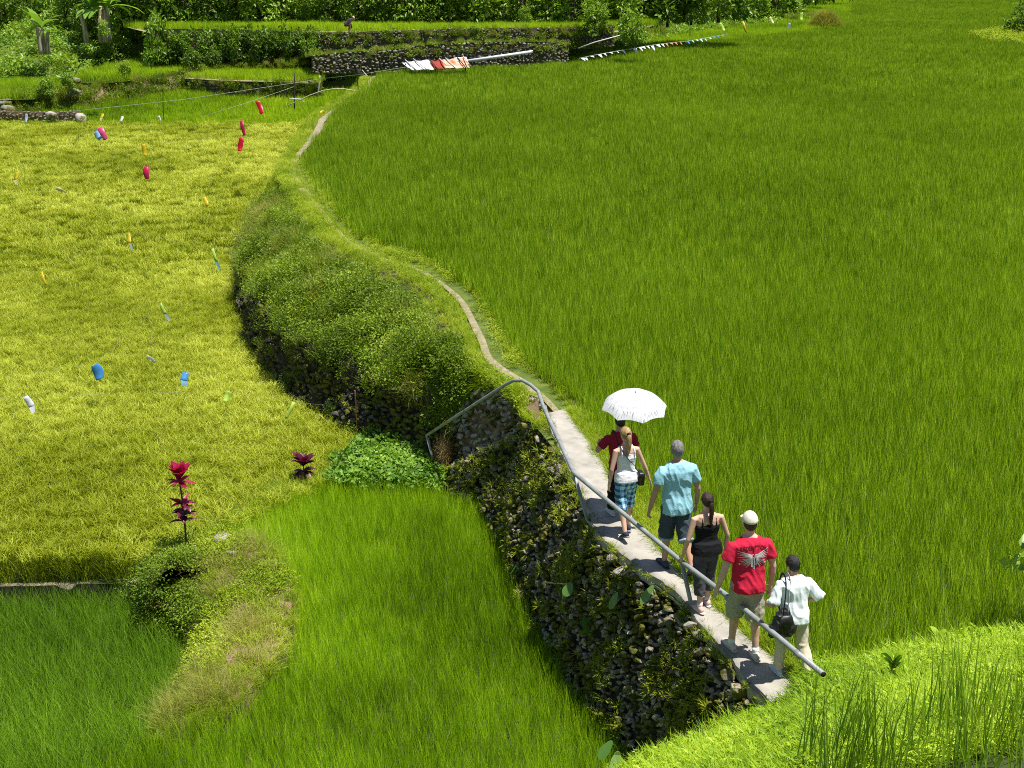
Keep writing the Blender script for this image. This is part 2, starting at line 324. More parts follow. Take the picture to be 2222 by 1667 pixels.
class Person:
    def __init__(s, px, py, top, head=(-.25, .97), female=False, lean=4, legs=((8, 4, 0), (-8, 18, 25)), arms=None, hand=((0, 1, 0), (0, 1, 0)), curl=(.5, .5), headp=(0, 0), z=.12, width=1.0, spread=.012):
        s.P = at(px, py, z); d = math.hypot(*s.P[:2]); s.female = female; s.w = width
        dep = PITCH + math.atan((top-833.5)/FPX); s.Ht = CH - d*math.tan(dep) - z; s.k = s.Ht/1.76
        s.ang = math.atan2(-head[0], head[1]); s.lean = math.radians(lean); s.Rl = rotx(-s.lean)
        s.legs = []
        for sg, (tp, kb, ft) in zip((-1, 1), legs):
            tp, kb, ft = map(math.radians, (tp, kb, ft)); hip = np.array([sg*.088, 0, -.02]); ab = spread*sg
            knee = hip + .43*norm([ab, math.sin(tp), -math.cos(tp)]); ank = knee + .42*norm([ab*.3, math.sin(tp-kb), -math.cos(tp-kb)])
            fwd = np.array([sg*.1, math.cos(ft), -math.sin(ft)]); fup = np.array([0, math.sin(ft), math.cos(ft)]); s.legs.append((hip, knee, ank, norm(fwd), fup, sg))
        s.off = -min(min((l[2]-l[4]*.085)[2], (l[2]-l[4]*.085+l[3]*.17)[2]) for l in s.legs)
        fy = np.mean([l[2][1] for l in s.legs]); s.shift = np.array([0, -fy, s.off])
        sw = .205 if not female else .178; s.sw = sw*width; s.arms = []
        for sg, (u, f) in zip((-1, 1), arms):
            sh = np.array([sg*s.sw*.97, -.015, .452 if not female else .440]); el = sh + .30*norm(u); wr = el + .26*norm(f); s.arms.append((sh, el, wr, sg))
        s.hd = np.array([0, .012, .70 if not female else .68]); s.hand = hand; s.curl = curl; s.hy, s.hp = headp
        s.Rh = rotz(math.radians(s.hy)) @ rotx(-math.radians(s.hp))
    def up(s, V): return (np.asarray(V) @ s.Rl.T + s.shift)*s.k
    def lo(s, V): return (np.asarray(V) + s.shift)*s.k
    def hdm(s, V): return s.up((np.asarray(V)) @ s.Rh.T + s.hd)
    def world(s, p): return s.P + rotz(s.ang) @ np.asarray(p)
    def build(s, label, skin):
        parts = []; U = lambda m: parts.append((s.up(m[0]), m[1])); L = lambda m: parts.append((s.lo(m[0]), m[1])); H = lambda m: parts.append((s.hdm(m[0]), m[1]))
        prof = FEM if s.female else MALE
        U(lofth([(z, rx*s.w, ry, cy) for z, rx, ry, cy in prof])); r = .88 if s.female else 1
        U(tube([(0, -.005, .53), (0, .0, .58), (0, .01, .64)], [.062*r, .056*r, .055*r], 16))
        for sg in (-1, 1): L(ellipsoid((sg*.07, -.06, -.06), (.088, .07, .095)))
        H(ellipsoid((0, 0, .015), (.077, .097, .108), 22, 16)); H(ellipsoid((0, .025, -.055), (.056, .068, .062)))
        H(ellipsoid((0, .098, -.012), (.014, .022, .024))); H(ellipsoid((0, .085, .03), (.05, .018, .012)))
        H(ellipsoid((0, .088, -.058), (.024, .012, .007))); H(ellipsoid((0, .08, -.098), (.022, .016, .016)))
        for sg in (-1, 1):
            H(ellipsoid((sg*.079, -.008, -.005), (.010, .020, .033))); H(ellipsoid((sg*.032, .09, .012), (.013, .007, .006)))
        for (sh, el, wr, sg), hn, cu in zip(s.arms, s.hand, s.curl):
            m1 = sh*.55+el*.45; m2 = el*.7+wr*.3; a = sh*.75 + np.array([0, -.005, .44])*.25
            U(tube([a, sh, m1, el, m2, wr], np.array([.062, .057, .048, .038, .040, .026])*r, 16, round_ends=True))
            d = norm(wr-el); nn = norm(np.asarray(hn, float) - d*(np.asarray(hn) @ d)); x = np.cross(d, nn)
            U(tube([wr-d*.01, wr+d*.03, wr+d*.085], [.024, .036, .038], 14, rv=[.018, .016, .013], up=nn, round_ends=True))
            x = x if x @ np.array([0, 1.0, 0]) > 0 or True else -x
            th = x*(1 if (x[1] > 0) else -1)
            for i, ln in enumerate((.066, .078, .074, .058)):
                o = (i-1.5)*.0205; kx = th*(-o); b = wr + d*.082 + kx; c1 = cu*.6; fd = norm(d + kx*4); p1 = b + (fd*math.cos(c1)+nn*math.sin(c1))*ln*.45
                p2 = p1 + (fd*math.cos(c1*2.1)+nn*math.sin(c1*2.1))*ln*.32; p3 = p2 + (fd*math.cos(c1*3)+nn*math.sin(c1*3))*ln*.25
                U(tube([b-d*.01, b, p1, p2, p3], [.0095, .0092, .0085, .0078, .0066], 8, round_ends=True))
            b = wr + d*.025 + th*.028; t1 = b + norm(d*.75+th*.75+nn*.25)*.035; t2 = t1 + norm(d+th*.25+nn*.4*(1+cu))*.03
            U(tube([wr+d*.012+th*.012, b, t1, t2], [.012, .0115, .010, .008], 8, round_ends=True))
        for hip, kn, an, fw, fu, sg in s.legs:
            dd = norm(an-kn); bk = norm(np.cross(dd, [1, 0, 0])); bk = bk if bk[1] < 0 else -bk
            L(tube([hip+[0, 0, .05], hip*.7+kn*.3, hip*.25+kn*.75, kn, kn*.72+an*.28+bk*.014, kn*.45+an*.55+bk*.006, an], np.array([.090, .084, .064, .054, .056, .045, .036])*(1 if not s.female else .97), 18, round_ends=True))
            L(tube([an-fw*.045-fu*.055, an-fu*.045, an+fw*.09-fu*.062, an+fw*.16-fu*.07], [.032, .036, .042, .03], 12, rv=[.03, .038, .024, .013], up=fu, round_ends=True))
        o = remeshed('person', parts, .0058, 5, None, skin); o.location = s.P; o.rotation_euler = (0, 0, s.ang); s.o = o
        tag(o, label, 'person'); s.skinparts = parts; return s
    def part(s, name, parts, mat, voxel=.010, smooth=4, fold=None, label=None):
        o = remeshed(name, parts, voxel*s.k, smooth, fold, mat, s.o)
        if label: o['label'] = label
        return o
    def tee(s, mat, seed, hem=-.09, sl=.62, loose=.016, amp=.014, sr=.072):
        prof = FEM if s.female else MALE; sec = [(hem, .176+loose, .136+loose, -.016), (hem*.3, .176+loose, .136+loose, -.018)]
        for z, rx, ry, cy in prof:
            if z > .05 and z < .56: sec.append((z, (max(rx, .158 if z < .3 else 0)*s.w + loose*(1 if z < .45 else .6)), max(ry, .112 if z < .3 else 0) + loose*(1 if z < .45 else .6), cy-.004))
        sec.append((.565, .066+loose*.3, .062, -.004)); parts = [(s.up(lofth(sec)[0]), lofth(sec)[1])]
        for sh, el, wr, sg in s.arms:
            a = sh*.7 + np.array([0, -.01, .43])*.3; e = sh*(1-sl)+el*sl; V, F = tube([a, sh*.98+[0, 0, .0], sh*(1-sl*.5)+el*sl*.5, e], [.068, max(sr-.002, .073), sr, sr-.001], 18); parts.append((s.up(V), F))
        return s.part('shirt', parts, mat, fold=folds(amp, seed))
    def tank(s, mat, seed, hem=-.05, low=.40, strap=.022, amp=.005):
        sec = [(hem, .200*s.w, .150, -.02), (0.0, .196*s.w, .147, -.02), (.09, .180*s.w, .132, -.012)]
        for z, rx, ry, cy in FEM:
            if z > .11 and z < low+.01: sec.append((z, (rx+.014)*s.w, ry+.012, cy))
        sec.append((low+.02, .135, .094, -.012)); V, F = lofth(sec); parts = [(s.up(V), F)]
        for sg in (-1, 1):
            pth = [(sg*.105, -.100, low-.03), (sg*.104, -.098, low+.02), (sg*.098, -.072, .475), (sg*.092, -.02, .508), (sg*.098, .045, .475), (sg*.104, .085, low+.01), (sg*.105, .095, low-.04)]
            V, F = tube(pth, [strap]*7, 10, rv=[.011]*7, up=(0, 1, 0) if False else (1, 0, 0)); parts.append((s.up(V), F))
        return s.part('top', parts, mat, voxel=.0075, smooth=3, fold=folds(amp, seed, 8, 14, 0))
    def bottoms(s, name, mat, seed, frac, r0=.098, r1=.088, amp=.009, waist=.09, rk=None):
        b = 1.05 if s.female else 1.0
        sec = [(-.17, .11, .105, -.01), (-.10, .168*b, .128, -.016), (-.03, .172*b, .130, -.018), (.03, .165*b, .122, -.015), (waist, .150*b, .108, -.005)]; V, F = lofth(sec); parts = [(s.lo(V), F)]
        for hip, kn, an, fw, fu, sg in s.legs:
            pts = [hip+[0, 0, .03], hip*.6+kn*.4]; rr = [r0, r0*.98]
            if frac <= 1: pts = [hip+[0, 0, .03], hip*(1-frac*.5)+kn*frac*.5, hip*(1-frac)+kn*frac]; rr = [r0, (r0+r1)/2, r1]
            else:
                f = frac-1; rk_ = rk or (r0*.45+r1*.55); pts += [hip*.1+kn*.9, kn*(1-f*.12)+an*f*.12, kn*(1-f*.55)+an*f*.55, kn*(1-f)+an*f]; rr += [rk_*1.02, rk_, (rk_+r1)/2, r1]
            V, F = tube(pts, rr, 20); parts.append((s.lo(V), F))
        return s.part(name, parts, mat, fold=folds(amp, seed, 9, 8, .2))
    def shoes(s, mat, sole, sock=None):
        for hip, kn, an, fw, fu, sg in s.legs:
            V, F = tube([an-fw*.055-fu*.045, an-fw*.01-fu*.028, an+fw*.07-fu*.052, an+fw*.14-fu*.062, an+fw*.175-fu*.068], [.038, .043, .047, .046, .032], 14, rv=[.040, .048, .033, .024, .016], up=fu, round_ends=True)
            o = s.part('shoe', [(s.lo(V), F)], mat, .007, 2)
            V, F = tube([an-fw*.085-fu*.078, an-fw*.02-fu*.078, an+fw*.1-fu*.08, an+fw*.185-fu*.08], [.036, .041, .047, .034], 12, rv=[.012]*4, up=fu, round_ends=True); m_ = MB(); m_.add(s.lo(V), F); build('sole', m_, sole, o)
            if sock:
                V, F = tube([an-fu*.03, an*.86+kn*.14], [.041, .042], 14); m_ = MB(); m_.add(s.lo(V), F); build('sock', m_, sock, s.o)
    def hair(s, mat, d0=(0, -.62, .78), thr=-.12, r=(.086, .106, .118), rough=.006, length=0, c=(0, -.006, .018)):
        V, F = ellipsoid((0, 0, 0), (1, 1, 1), 44, 34); d = norm(V); k = np.clip((d @ norm(d0) - thr)/.16, 0, 1); k = k*k*(3-2*k)
        nz = np.array([noise.noise(Vector(v)*5) + .6*noise.noise(Vector(v)*13) for v in d]); V2 = d*np.asarray(r)*(.80 + .2*k + k*nz*rough/.1)[:, None] + np.asarray(c)
        if length: m_ = (d[:, 1] < .25) & (d[:, 2] < 0); V2[m_, 2] -= length*np.clip(-d[m_, 2], 0, 1)
        mb = MB(); mb.add(s.hdm(V2), F, .5); return build('hair', mb, mat, s.o)
    def ponytail(s, mat, band, pts, rad):
        P = smooth_line(np.array(pts, float), 12); R_ = np.interp(np.linspace(0, 1, 12), np.linspace(0, 1, len(rad)), rad); V, F = tube(P, R_, 18, rv=R_*.7)
        V = V + np.array([[.5, .5, 0]])*np.array([noise.noise(Vector((v[0]*90, v[1]*90, v[2]*5))) for v in V])[:, None]*.012
        mb = MB(); mb.add(s.up(V), F); o = build('ponytail', mb, mat, s.o); V, F = tube([P[0]*.9+P[1]*.1, P[1]], [rad[0]*1.25]*2, 14); mb = MB(); mb.add(s.up(V), F); build('hair_band', mb, band, o)

def skin(name, c): 
    m = plainmat(name, two(c, .1), 8, .55, .35); m.node_tree.nodes['Principled BSDF'].inputs['Subsurface Weight'].default_value = .08 if 'Principled BSDF' in m.node_tree.nodes else 0
    return m
SK1, SK2, SK3 = skin('fair_skin', (.66, .40, .29)), skin('tanned_skin', (.50, .28, .18)), skin('warm_skin', (.58, .35, .24))
def hairm(name, c): return plainmat(name, two(c, .45), 12, .5, .5, bump=.5, bscale=70, stretch=(3, 3, .5))
down = lambda sg, o=.12, f=0: ((sg*o, f, -1))
pc = {}
# the white shirted walker, last in the line
A = Person(1722, 1478, 1195, (-.2, .97), lean=11, spread=.085, legs=((6, 2, 0), (-14, 30, 38)), arms=(((-.42, -.12, -.9), (.12, .95, -.25)), ((.58, -.2, -.8), (-.75, .55, -.2))), hand=((1, 0, 0), (0, -1, 0)), curl=(.9, .8), headp=(14, 14))
A.build('person in a pale blue white striped shirt and beige trousers, last in the line', SK3)
m, nt, out = newmat('pinstriped_white_cotton'); tc = N(nt, 'ShaderNodeTexCoord'); wv = N(nt, 'ShaderNodeTexWave'); wv.inputs['Scale'].default_value = 22; wv.inputs['Distortion'].default_value = .6; nt.links.new(tc.outputs['Object'], wv.inputs[0])
p = N(nt, 'ShaderNodeBsdfPrincipled'); p.inputs['Roughness'].default_value = .85; nt.links.new(ramp(nt, wv.outputs[1], [(.35, (.70, .78, .84)), (.6, (.86, .88, .89))]), p.inputs['Base Color']); nt.links.new(p.outputs[0], out.inputs[0])
A.tee(m, 3, hem=-.10, sl=.95, loose=.034, amp=.016, sr=.078); A.bottoms('trousers', fabric('beige_chino', (.60, .53, .40)), 4, 1.98, .098, .066, .010)
A.shoes(fabric('pale_blue_canvas', (.48, .60, .70)), fabric('white_rubber', (.75, .75, .72))); A.hair(hairm('black_hair', (.012, .011, .011)), thr=-.5, rough=.008, r=(.090, .112, .122), d0=(0, -.80, .60))
pc['A'] = A
# red shirted walker with the cap
B = Person(1612, 1420, 1100, (-.22, .97), lean=3, legs=((14, 10, 0), (-6, 6, 6)), arms=(((-.30, -.02, -.95), (-.22, .22, -.95)), ((.26, -.05, -.96), (.03, .22, -.97))), hand=((1, 0, 0), (-1, 0, 0)), curl=(.5, .5), headp=(-6, 4), width=1.06)
B.build('person in a red printed t-shirt, khaki shorts and a pale cap turned to the rice', SK1)
B.o['label'] = 'person in a red printed t-shirt, khaki cargo shorts and a pale cap'
B.shirt = B.tee(fabric('red_cotton', (.60, .018, .055)), 8, hem=-.10, sl=.58, loose=.018, amp=.012, sr=.078); B.bottoms('shorts', fabric('khaki_cotton', (.40, .37, .28)), 9, 1.12, .110, .100, .016, rk=.104)
B.shoes(fabric('cream_canvas', (.60, .54, .48)), fabric('grey_rubber', (.45, .43, .40)), fabric('white_sock', (.75, .74, .72))); B.hair(hairm('dark_brown_hair', (.03, .02, .014)), d0=(0, -.75, .66), thr=-.25, rough=.003, r=(.081, .101, .112))
V, F = ellipsoid((0, 0, 0), (1, 1, 1), 36, 28); d = norm(V); k = np.clip((d[:, 2] - (-.02 + .1*d[:, 1]))/.08, 0, 1); V2 = d*np.array([.092, .113, .122])*(.8+.2*k)[:, None] + [0, -.004, .028]
mb = MB(); mb.add(B.hdm(V2), F); cap = build('cap', mb, fabric('cream_cotton', (.68, .63, .52)), B.o)
mb = MB(); mb.add(B.hdm(ellipsoid((0, .135, .042), (.072, .07, .008))[0]), ellipsoid((0, .135, .042), (.072, .07, .008))[1]); build('brim', mb, M['concrete'], cap).data.materials[0] = cap.data.materials[0]
mb = MB(); mb.add(*[B.hdm(np.array([[-.02, -.1205, .038], [.0, -.1235, .052], [.02, -.1205, .038]])), np.array([[0, 1, 2]])]); build('cap_mark', mb, fabric('grey_thread', (.35, .34, .32)), cap)
# dark haired woman in black
C_ = Person(1526, 1320, 1060, (-.25, .97), True, lean=3, legs=((-4, 6, 4), (10, 10, 0)), arms=(((-.30, -.05, -.95), (-.18, .25, -.95)), ((.36, -.02, -.93), (.05, .3, -.95))), hand=((1, 0, 0), (-1, 0, 0)), curl=(.6, .6), headp=(0, 3), width=1.14)
C_.build('woman with a long dark ponytail in a black tank top and grey capri trousers', SK1)
C_.tank(fabric('black_jersey', (.010, .010, .012)), 12, hem=-.07, low=.375, strap=.016); C_.bottoms('capri_trousers', fabric('grey_purple_cotton', (.075, .07, .085)), 13, 1.62, .100, .078, .012)
C_.shoes(fabric('white_red_mesh', (.62, .40, .38)), fabric('white_sole', (.75, .74, .73)), fabric('pink_white_sock', (.72, .62, .62))); hm = hairm('dark_auburn_hair', (.035, .010, .008)); C_.hair(hm, thr=-.3, rough=.004, r=(.086, .108, .116))
C_.ponytail(hm, M['black'], [(0, -.105, .735), (0.0, -.135, .70), (.008, -.135, .58), (.005, -.125, .47), (.012, -.125, .36)], [.026, .036, .034, .028, .010])
# grey haired man in light blue
D = Person(1470, 1243, 961, (-.25, .97), lean=3, legs=((10, 8, 0), (-14, 26, 34)), arms=(((-.34, -.04, -.93), (-.16, .25, -.95)), ((.26, .0, -.95), (.1, .35, -.93))), hand=((1, 0, 0), (-1, 0, 0)), curl=(.9, .6), headp=(-8, 3), width=1.03)
D.build('grey haired man in a light blue t-shirt and rolled denim shorts', SK2)
D.tee(fabric('light_blue_cotton', (.30, .57, .66)), 17, hem=-.13, sl=.62, loose=.02, amp=.014, sr=.08); D.bottoms('denim_shorts', fabric('dark_denim', (.055, .075, .095)), 18, 1.2, .106, .096, .012, rk=.1)
for hip, kn, an, fw, fu, sg in D.legs:
    V, F = tube([kn*.86+an*.14, kn*.78+an*.22], [.101, .101], 20); mb = MB(); mb.add(D.lo(V), F); build('rolled_cuff', mb, fabric('pale_denim', (.30, .37, .48)), D.o)
D.shoes(fabric('navy_mesh', (.05, .07, .11)), fabric('dark_rubber', (.04, .04, .045))); D.hair(hairm('grey_hair', (.19, .175, .165)), d0=(0, -.75, .66), thr=-.32, rough=.006, r=(.085, .106, .117))
# blonde woman
E = Person(1359, 1162, 931, (-.28, .97), True, lean=4, legs=((-9, 20, 26), (12, 12, 0)), arms=(((-.26, -.05, -.95), (-.05, .25, -.96)), ((.42, .02, -.90), (.38, .15, -.91))), hand=((1, 0, 0), (-1, 0, 0)), curl=(.6, .35), headp=(4, 6), width=.98)
E.build('blonde woman with a ponytail in a white tank top and blue checked shorts', SK1)
E.tank(fabric('white_jersey', (.78, .78, .80), .03), 22, low=.40, strap=.026)
m, nt, out = newmat('blue_checked_cotton'); tc = N(nt, 'ShaderNodeTexCoord'); sx = N(nt, 'ShaderNodeSeparateXYZ'); nt.links.new(tc.outputs['Object'], sx.inputs[0])
def band(v, per, duty, ph=0.0): return math_n(nt, 'LESS_THAN', math_n(nt, 'FRACT', math_n(nt, 'ADD', math_n(nt, 'MULTIPLY', v, 1/per), ph)), duty)
bx_, bz_ = band(math_n(nt, 'ADD', sx.outputs[0], math_n(nt, 'MULTIPLY', sx.outputs[1], .5)), .085, .5), band(sx.outputs[2], .085, .5)
t1 = math_n(nt, 'MULTIPLY', math_n(nt, 'ADD', bx_, bz_), .4); t2 = math_n(nt, 'MULTIPLY', math_n(nt, 'ADD', band(sx.outputs[0], .085, .1, .3), band(sx.outputs[2], .085, .1, .3)), .18)
p = N(nt, 'ShaderNodeBsdfPrincipled'); p.inputs['Roughness'].default_value = .8; nt.links.new(ramp(nt, math_n(nt, 'SUBTRACT', t1, math_n(nt, 'MULTIPLY', t2, -1)), [(0, (.74, .86, .92)), (.35, (.16, .46, .72)), (.85, (.02, .045, .13))]), p.inputs['Base Color']); nt.links.new(p.outputs[0], out.inputs[0])
E.bottoms('checked_shorts', m, 23, 1.22, .096, .092, .013, rk=.09); E.shoes(fabric('dark_navy_mesh', (.035, .04, .06)), fabric('grey_sole', (.25, .25, .27))); hm = hairm('blonde_hair', (.42, .26, .115)); E.hair(hm, thr=-.3, rough=.004, r=(.086, .108, .115))
sec = [(.055, .152, .114, -.01), (.10, .142, .106, -.004)]; V, F = lofth(sec); mb = MB(); mb.add(E.lo(V), F); build('waistband', mb, fabric('turquoise_elastic', (.10, .45, .60)), E.o)
E.ponytail(hm, M['black'], [(0, -.105, .735), (0.0, -.14, .70), (-.004, -.14, .60), (-.006, -.13, .50), (-.02, -.125, .38)], [.026, .040, .040, .032, .010])
# man under the umbrella, leading
Fm = Person(1345, 1124, 905, (-.25, .97), lean=5, legs=((12, 10, 0), (-8, 14, 16)), arms=(((-.62, .22, -.75), (.45, .85, .15)), ((.34, .12, -.93), (-.12, .5, .86))), hand=((0, 0, 1), (-1, 0, 0)), curl=(.8, 1.1), headp=(0, 12))
Fm.build('man in a dark red t-shirt and black trousers leading under the umbrella', SK2)
Fm.tee(fabric('dark_red_cotton', (.30, .012, .035)), 27, hem=-.12, sl=.66, loose=.02, amp=.012, sr=.076); Fm.bottoms('trousers', fabric('black_cotton', (.012, .012, .014)), 28, 1.97, .098, .07, .010)
Fm.shoes(fabric('white_canvas', (.6, .6, .58)), fabric('white_rim', (.7, .7, .68))); Fm.hair(hairm('dark_hair', (.018, .013, .01)), d0=(0, -.75, .66), thr=-.32, rough=.006)
# hold on: farmer far away, crouching on the upper terrace
zf = 2.16
G_ = Person(757, 70, 30, (-.3, -.95), lean=48, legs=((88, 118, 0), (74, 112, 0)), arms=(((-.15, .5, -.85), (.1, .75, -.6)), ((.15, .5, -.85), (-.1, .75, -.6))), hand=((1, 0, 0), (-1, 0, 0)), headp=(0, 5), z=zf)
G_.P = at_y(757, 72, 92.6); G_.P[2] = zf; G_.k = 1.6/1.76; G_.ang = math.radians(-70)
G_.build('farmer in dark clothes and a pale straw hat crouching on the far terrace wall', SK2)
G_.tee(fabric('dark_patterned_shirt', (.05, .04, .05)), 33, loose=.02); G_.bottoms('trousers', fabric('dark_work_cotton', (.03, .03, .03)), 34, 1.9, .1, .075)
mb = MB(); V, F = rings_mesh([np.stack([np.cos(np.linspace(0, 2*PI, 20, endpoint=False))*r_, np.sin(np.linspace(0, 2*PI, 20, endpoint=False))*r_, np.full(20, z_)], 1) for r_, z_ in ((.20, .04), (.21, .045), (.11, .075), (.095, .14), (.02, .165))]); mb.add(G_.hdm(V), F); build('straw_hat', mb, fabric('pale_straw', (.62, .54, .38)), G_.o)

# ------------------------------------------------------------------ print on the red shirt: text, wings and shield
def bvh(o): me = o.data; return BVHTree.FromPolygons([v.co for v in me.vertices], [p.vertices for p in me.polygons])
bt_ = bvh(B.shirt); kk = B.k
def on_back(x, z, off=.005):
    h = bt_.ray_cast(Vector((x, -1.0, z)), Vector((0, 1, 0)))[0]; return np.array([x, (h.y if h else -.15*kk) - off, z])
zc = (B.up(np.array([[0, 0, .40]])))[0][2]
def print_mesh(name, polys, mat, parent, off=.005):
    mb = MB()
    for V2, F in polys: mb.add(np.array([on_back(a, b, off) for a, b in V2]), F)
    return build(name, mb, mat, parent, smooth=False)
fc = bpy.data.curves.new('lettering', 'FONT'); fc.body = 'REDEMPTION'; fc.size = .062; fc.align_x = 'CENTER'; fc.offset = .0012; fc.space_character = 1.02; fo = bpy.data.objects.new('lettering', fc); COL.objects.link(fo)
tm = bpy.data.meshes.new_from_object(fo.evaluated_get(bpy.context.evaluated_depsgraph_get())); bpy.data.objects.remove(fo)
tv = np.array([v.co[:2] for v in tm.vertices]); sc_ = .315*kk/(tv[:, 0].max()-tv[:, 0].min()); tri = []
tm.calc_loop_triangles(); tri = np.array([t.vertices[:] for t in tm.loop_triangles]); tv = tv*sc_*np.array([1, 1.15]); tv[:, 1] += -(tv[:, 0]/.18)**2*.018 + zc + .052
print_mesh('lettering', [(tv, tri)], fabric('dark_print', (.10, .006, .015)), B.shirt)
W_ = fabric('white_print', (.70, .66, .66)); polys = []; rg = np.random.default_rng(3)
for sg in (-1, 1):
    for i in range(11):
        t = i/10; L_ = (.185 - .105*t)*kk; a0 = math.radians(24 - 68*t + rg.uniform(-3, 3)); r0 = np.array([sg*.022*kk, zc - (.012 + .085*t)*kk]); n_ = 7; s_ = np.linspace(0, 1, n_)
        ax = r0[0] + sg*np.cos(a0)*L_*s_; az_ = r0[1] + np.sin(a0)*L_*s_ - .02*kk*s_**2; w_ = .0062*kk*(1-.6*s_)*(.5+s_*(1-s_)*3)
        V2 = np.concatenate([np.stack([ax, az_+w_], 1), np.stack([ax, az_-w_], 1)]); polys.append((V2, np.array([[j, j+1, n_+j+1, n_+j] for j in range(n_-1)])))
for x0, x1, za, zb in ((-.032, -.010, -.03, -.165), (.0, .018, -.012, -.20), (.024, .036, -.02, -.15), (-.026, .036, .0, -.016)): polys.append((np.array([[x0, zc+za*kk], [x1, zc+za*kk], [x1, zc+zb*kk], [x0, zc+(zb+.014)*kk]]), np.array([[0, 1, 2, 3]])))
for sg in (-1, 1):
    a = np.linspace(0, 2*PI, 9)[:-1]; c0 = np.array([sg*.15*kk, zc-.13*kk]); V2 = np.concatenate([[c0], c0 + np.stack([np.cos(a), np.sin(a)], 1)*.011*kk*(1+.3*np.cos(a*4))[:, None]]); polys.append((V2, np.array([[0, j+1, (j+1) % 8+1] for j in range(8)])))
print_mesh('wing_print', polys, W_, B.shirt)

# ------------------------------------------------------------------ what they carry
def strap_mesh(P, w, t, n=24, wdir=None):
    return tube(smooth_line(np.array(P, float), n), [w]*n, 8, rv=[t]*n, up=wdir or (1, 0, 0))
# black shoulder bag
Bg = empty('shoulder_bag', tuple(A.world(A.up(np.array([-.20, -.10, .05]))))); tag(Bg, 'black soft shoulder bag hanging on striped straps from the last walker', 'bag'); Bg.rotation_euler = (0, 0, A.ang)
def loc(p, person, base): return rotz(-person.ang) @ (person.world(p) - np.array(base.location))
bc = A.up(np.array([-.215, -.135, -.035])); sh_ = A.up(np.array([-.135, -.03, .575]))
sec = [(-.17, .10, .05, 0), (-.155, .165, .075, 0), (-.05, .150, .075, 0), (.07, .105, .055, 0), (.13, .070, .04, 0), (.15, .05, .03, 0)]; V, F = lofth(sec, 28, 3); V = V @ rotz(.15).T
BK = plainmat('black_nylon', two((.012, .012, .014)), 12, .42, .5, bump=.4, bscale=14)
o = remeshed('bag_body', [(V + loc(bc, A, Bg), F)], .008, 3, folds(.018, 41, 10, 8), BK, Bg)
V, F = lofth([(-.03, .075, .014, -.075), (.05, .07, .016, -.064), (.10, .06, .016, -.046)], 16, 4); mb = MB(); mb.add(V + loc(bc, A, Bg), F); build('pocket', mb, BK, Bg)
for dx, mt_ in ((-.02, (.02, .02, .03)), (.03, (.42, .43, .44))):
    pts = [bc+[dx, -.035, .11], bc*.5+sh_*.5+[dx*.8-.005, -.075, .05], sh_+[dx, -.085, -.06], sh_+[dx, -.03, .018], sh_+[dx, .06, -.02], bc*.5+sh_*.5+[dx-.02, .10, .0], bc+[dx, .045, .10]]
    V, F = strap_mesh([loc(np.array(q), A, Bg) for q in pts], .016, .004); mb = MB(); mb.add(V, F); build('strap', mb, fabric('strap_webbing', mt_), Bg)
# cross body bag
Cb = empty('crossbody_bag', tuple(E.world(E.up(np.array([.2, -.05, .02]))))); tag(Cb, 'small black crossbody bag at the right hip of the blonde woman', 'bag'); Cb.rotation_euler = (0, 0, E.ang)
c0 = E.up(np.array([.205, -.075, -.01])); V, F = lofth([(-.10, .035, .055, 0), (-.09, .042, .075, 0), (.07, .042, .075, 0), (.085, .03, .06, 0)], 20, 5); mb = MB(); mb.add(V+loc(c0, E, Cb), F); build('bag_body', mb, BK, Cb)
V, F = lofth([(-.02, .05, .079, 0), (.075, .05, .081, 0), (.093, .035, .066, 0)], 20, 5); mb = MB(); mb.add(V+loc(c0, E, Cb), F); build('flap', mb, BK, Cb)
pts = [E.up(np.array(q)) for q in ((.195, -.10, .07), (.10, -.125, .20), (.0, -.128, .32), (-.075, -.122, .42), (-.105, -.08, .498), (-.10, -.01, .525), (-.07, .07, .46), (.03, .115, .30), (.16, .07, .12), (.2, -.02, .07))]
V, F = strap_mesh([loc(q, E, Cb) for q in pts], .011, .004, 40); mb = MB(); mb.add(V, F); build('strap', mb, BK, Cb)
# daypack of the leading man
Dp = empty('backpack', tuple(Fm.world(Fm.up(np.array([0, -.2, .3]))))); tag(Dp, 'dark backpack with wide straps worn by the man under the umbrella', 'backpack'); Dp.rotation_euler = (0, 0, Fm.ang)
GB = fabric('charcoal_webbing', (.035, .035, .04)); V, F = lofth([(-.01, .09, .04, -.17), (.02, .11, .06, -.18), (.22, .10, .06, -.185), (.32, .07, .04, -.165), (.34, .04, .02, -.15)], 24, 3); mb = MB(); mb.add(np.array([loc(q, Fm, Dp) for q in Fm.up(V)]), F); build('pack_body', mb, GB, Dp)
for sg in (-1, 1):
    pts = [Fm.up(np.array(q)) for q in ((sg*.06, -.145, .26), (sg*.085, -.145, .38), (sg*.105, -.125, .48), (sg*.11, -.06, .545), (sg*.115, .02, .545), (sg*.12, .09, .46), (sg*.13, .12, .34), (sg*.16, .05, .2), (sg*.12, -.12, .12))]; V, F = strap_mesh([loc(q, Fm, Dp) for q in pts], .026, .006, 30); mb = MB(); mb.add(V, F); build('strap', mb, GB, Dp)
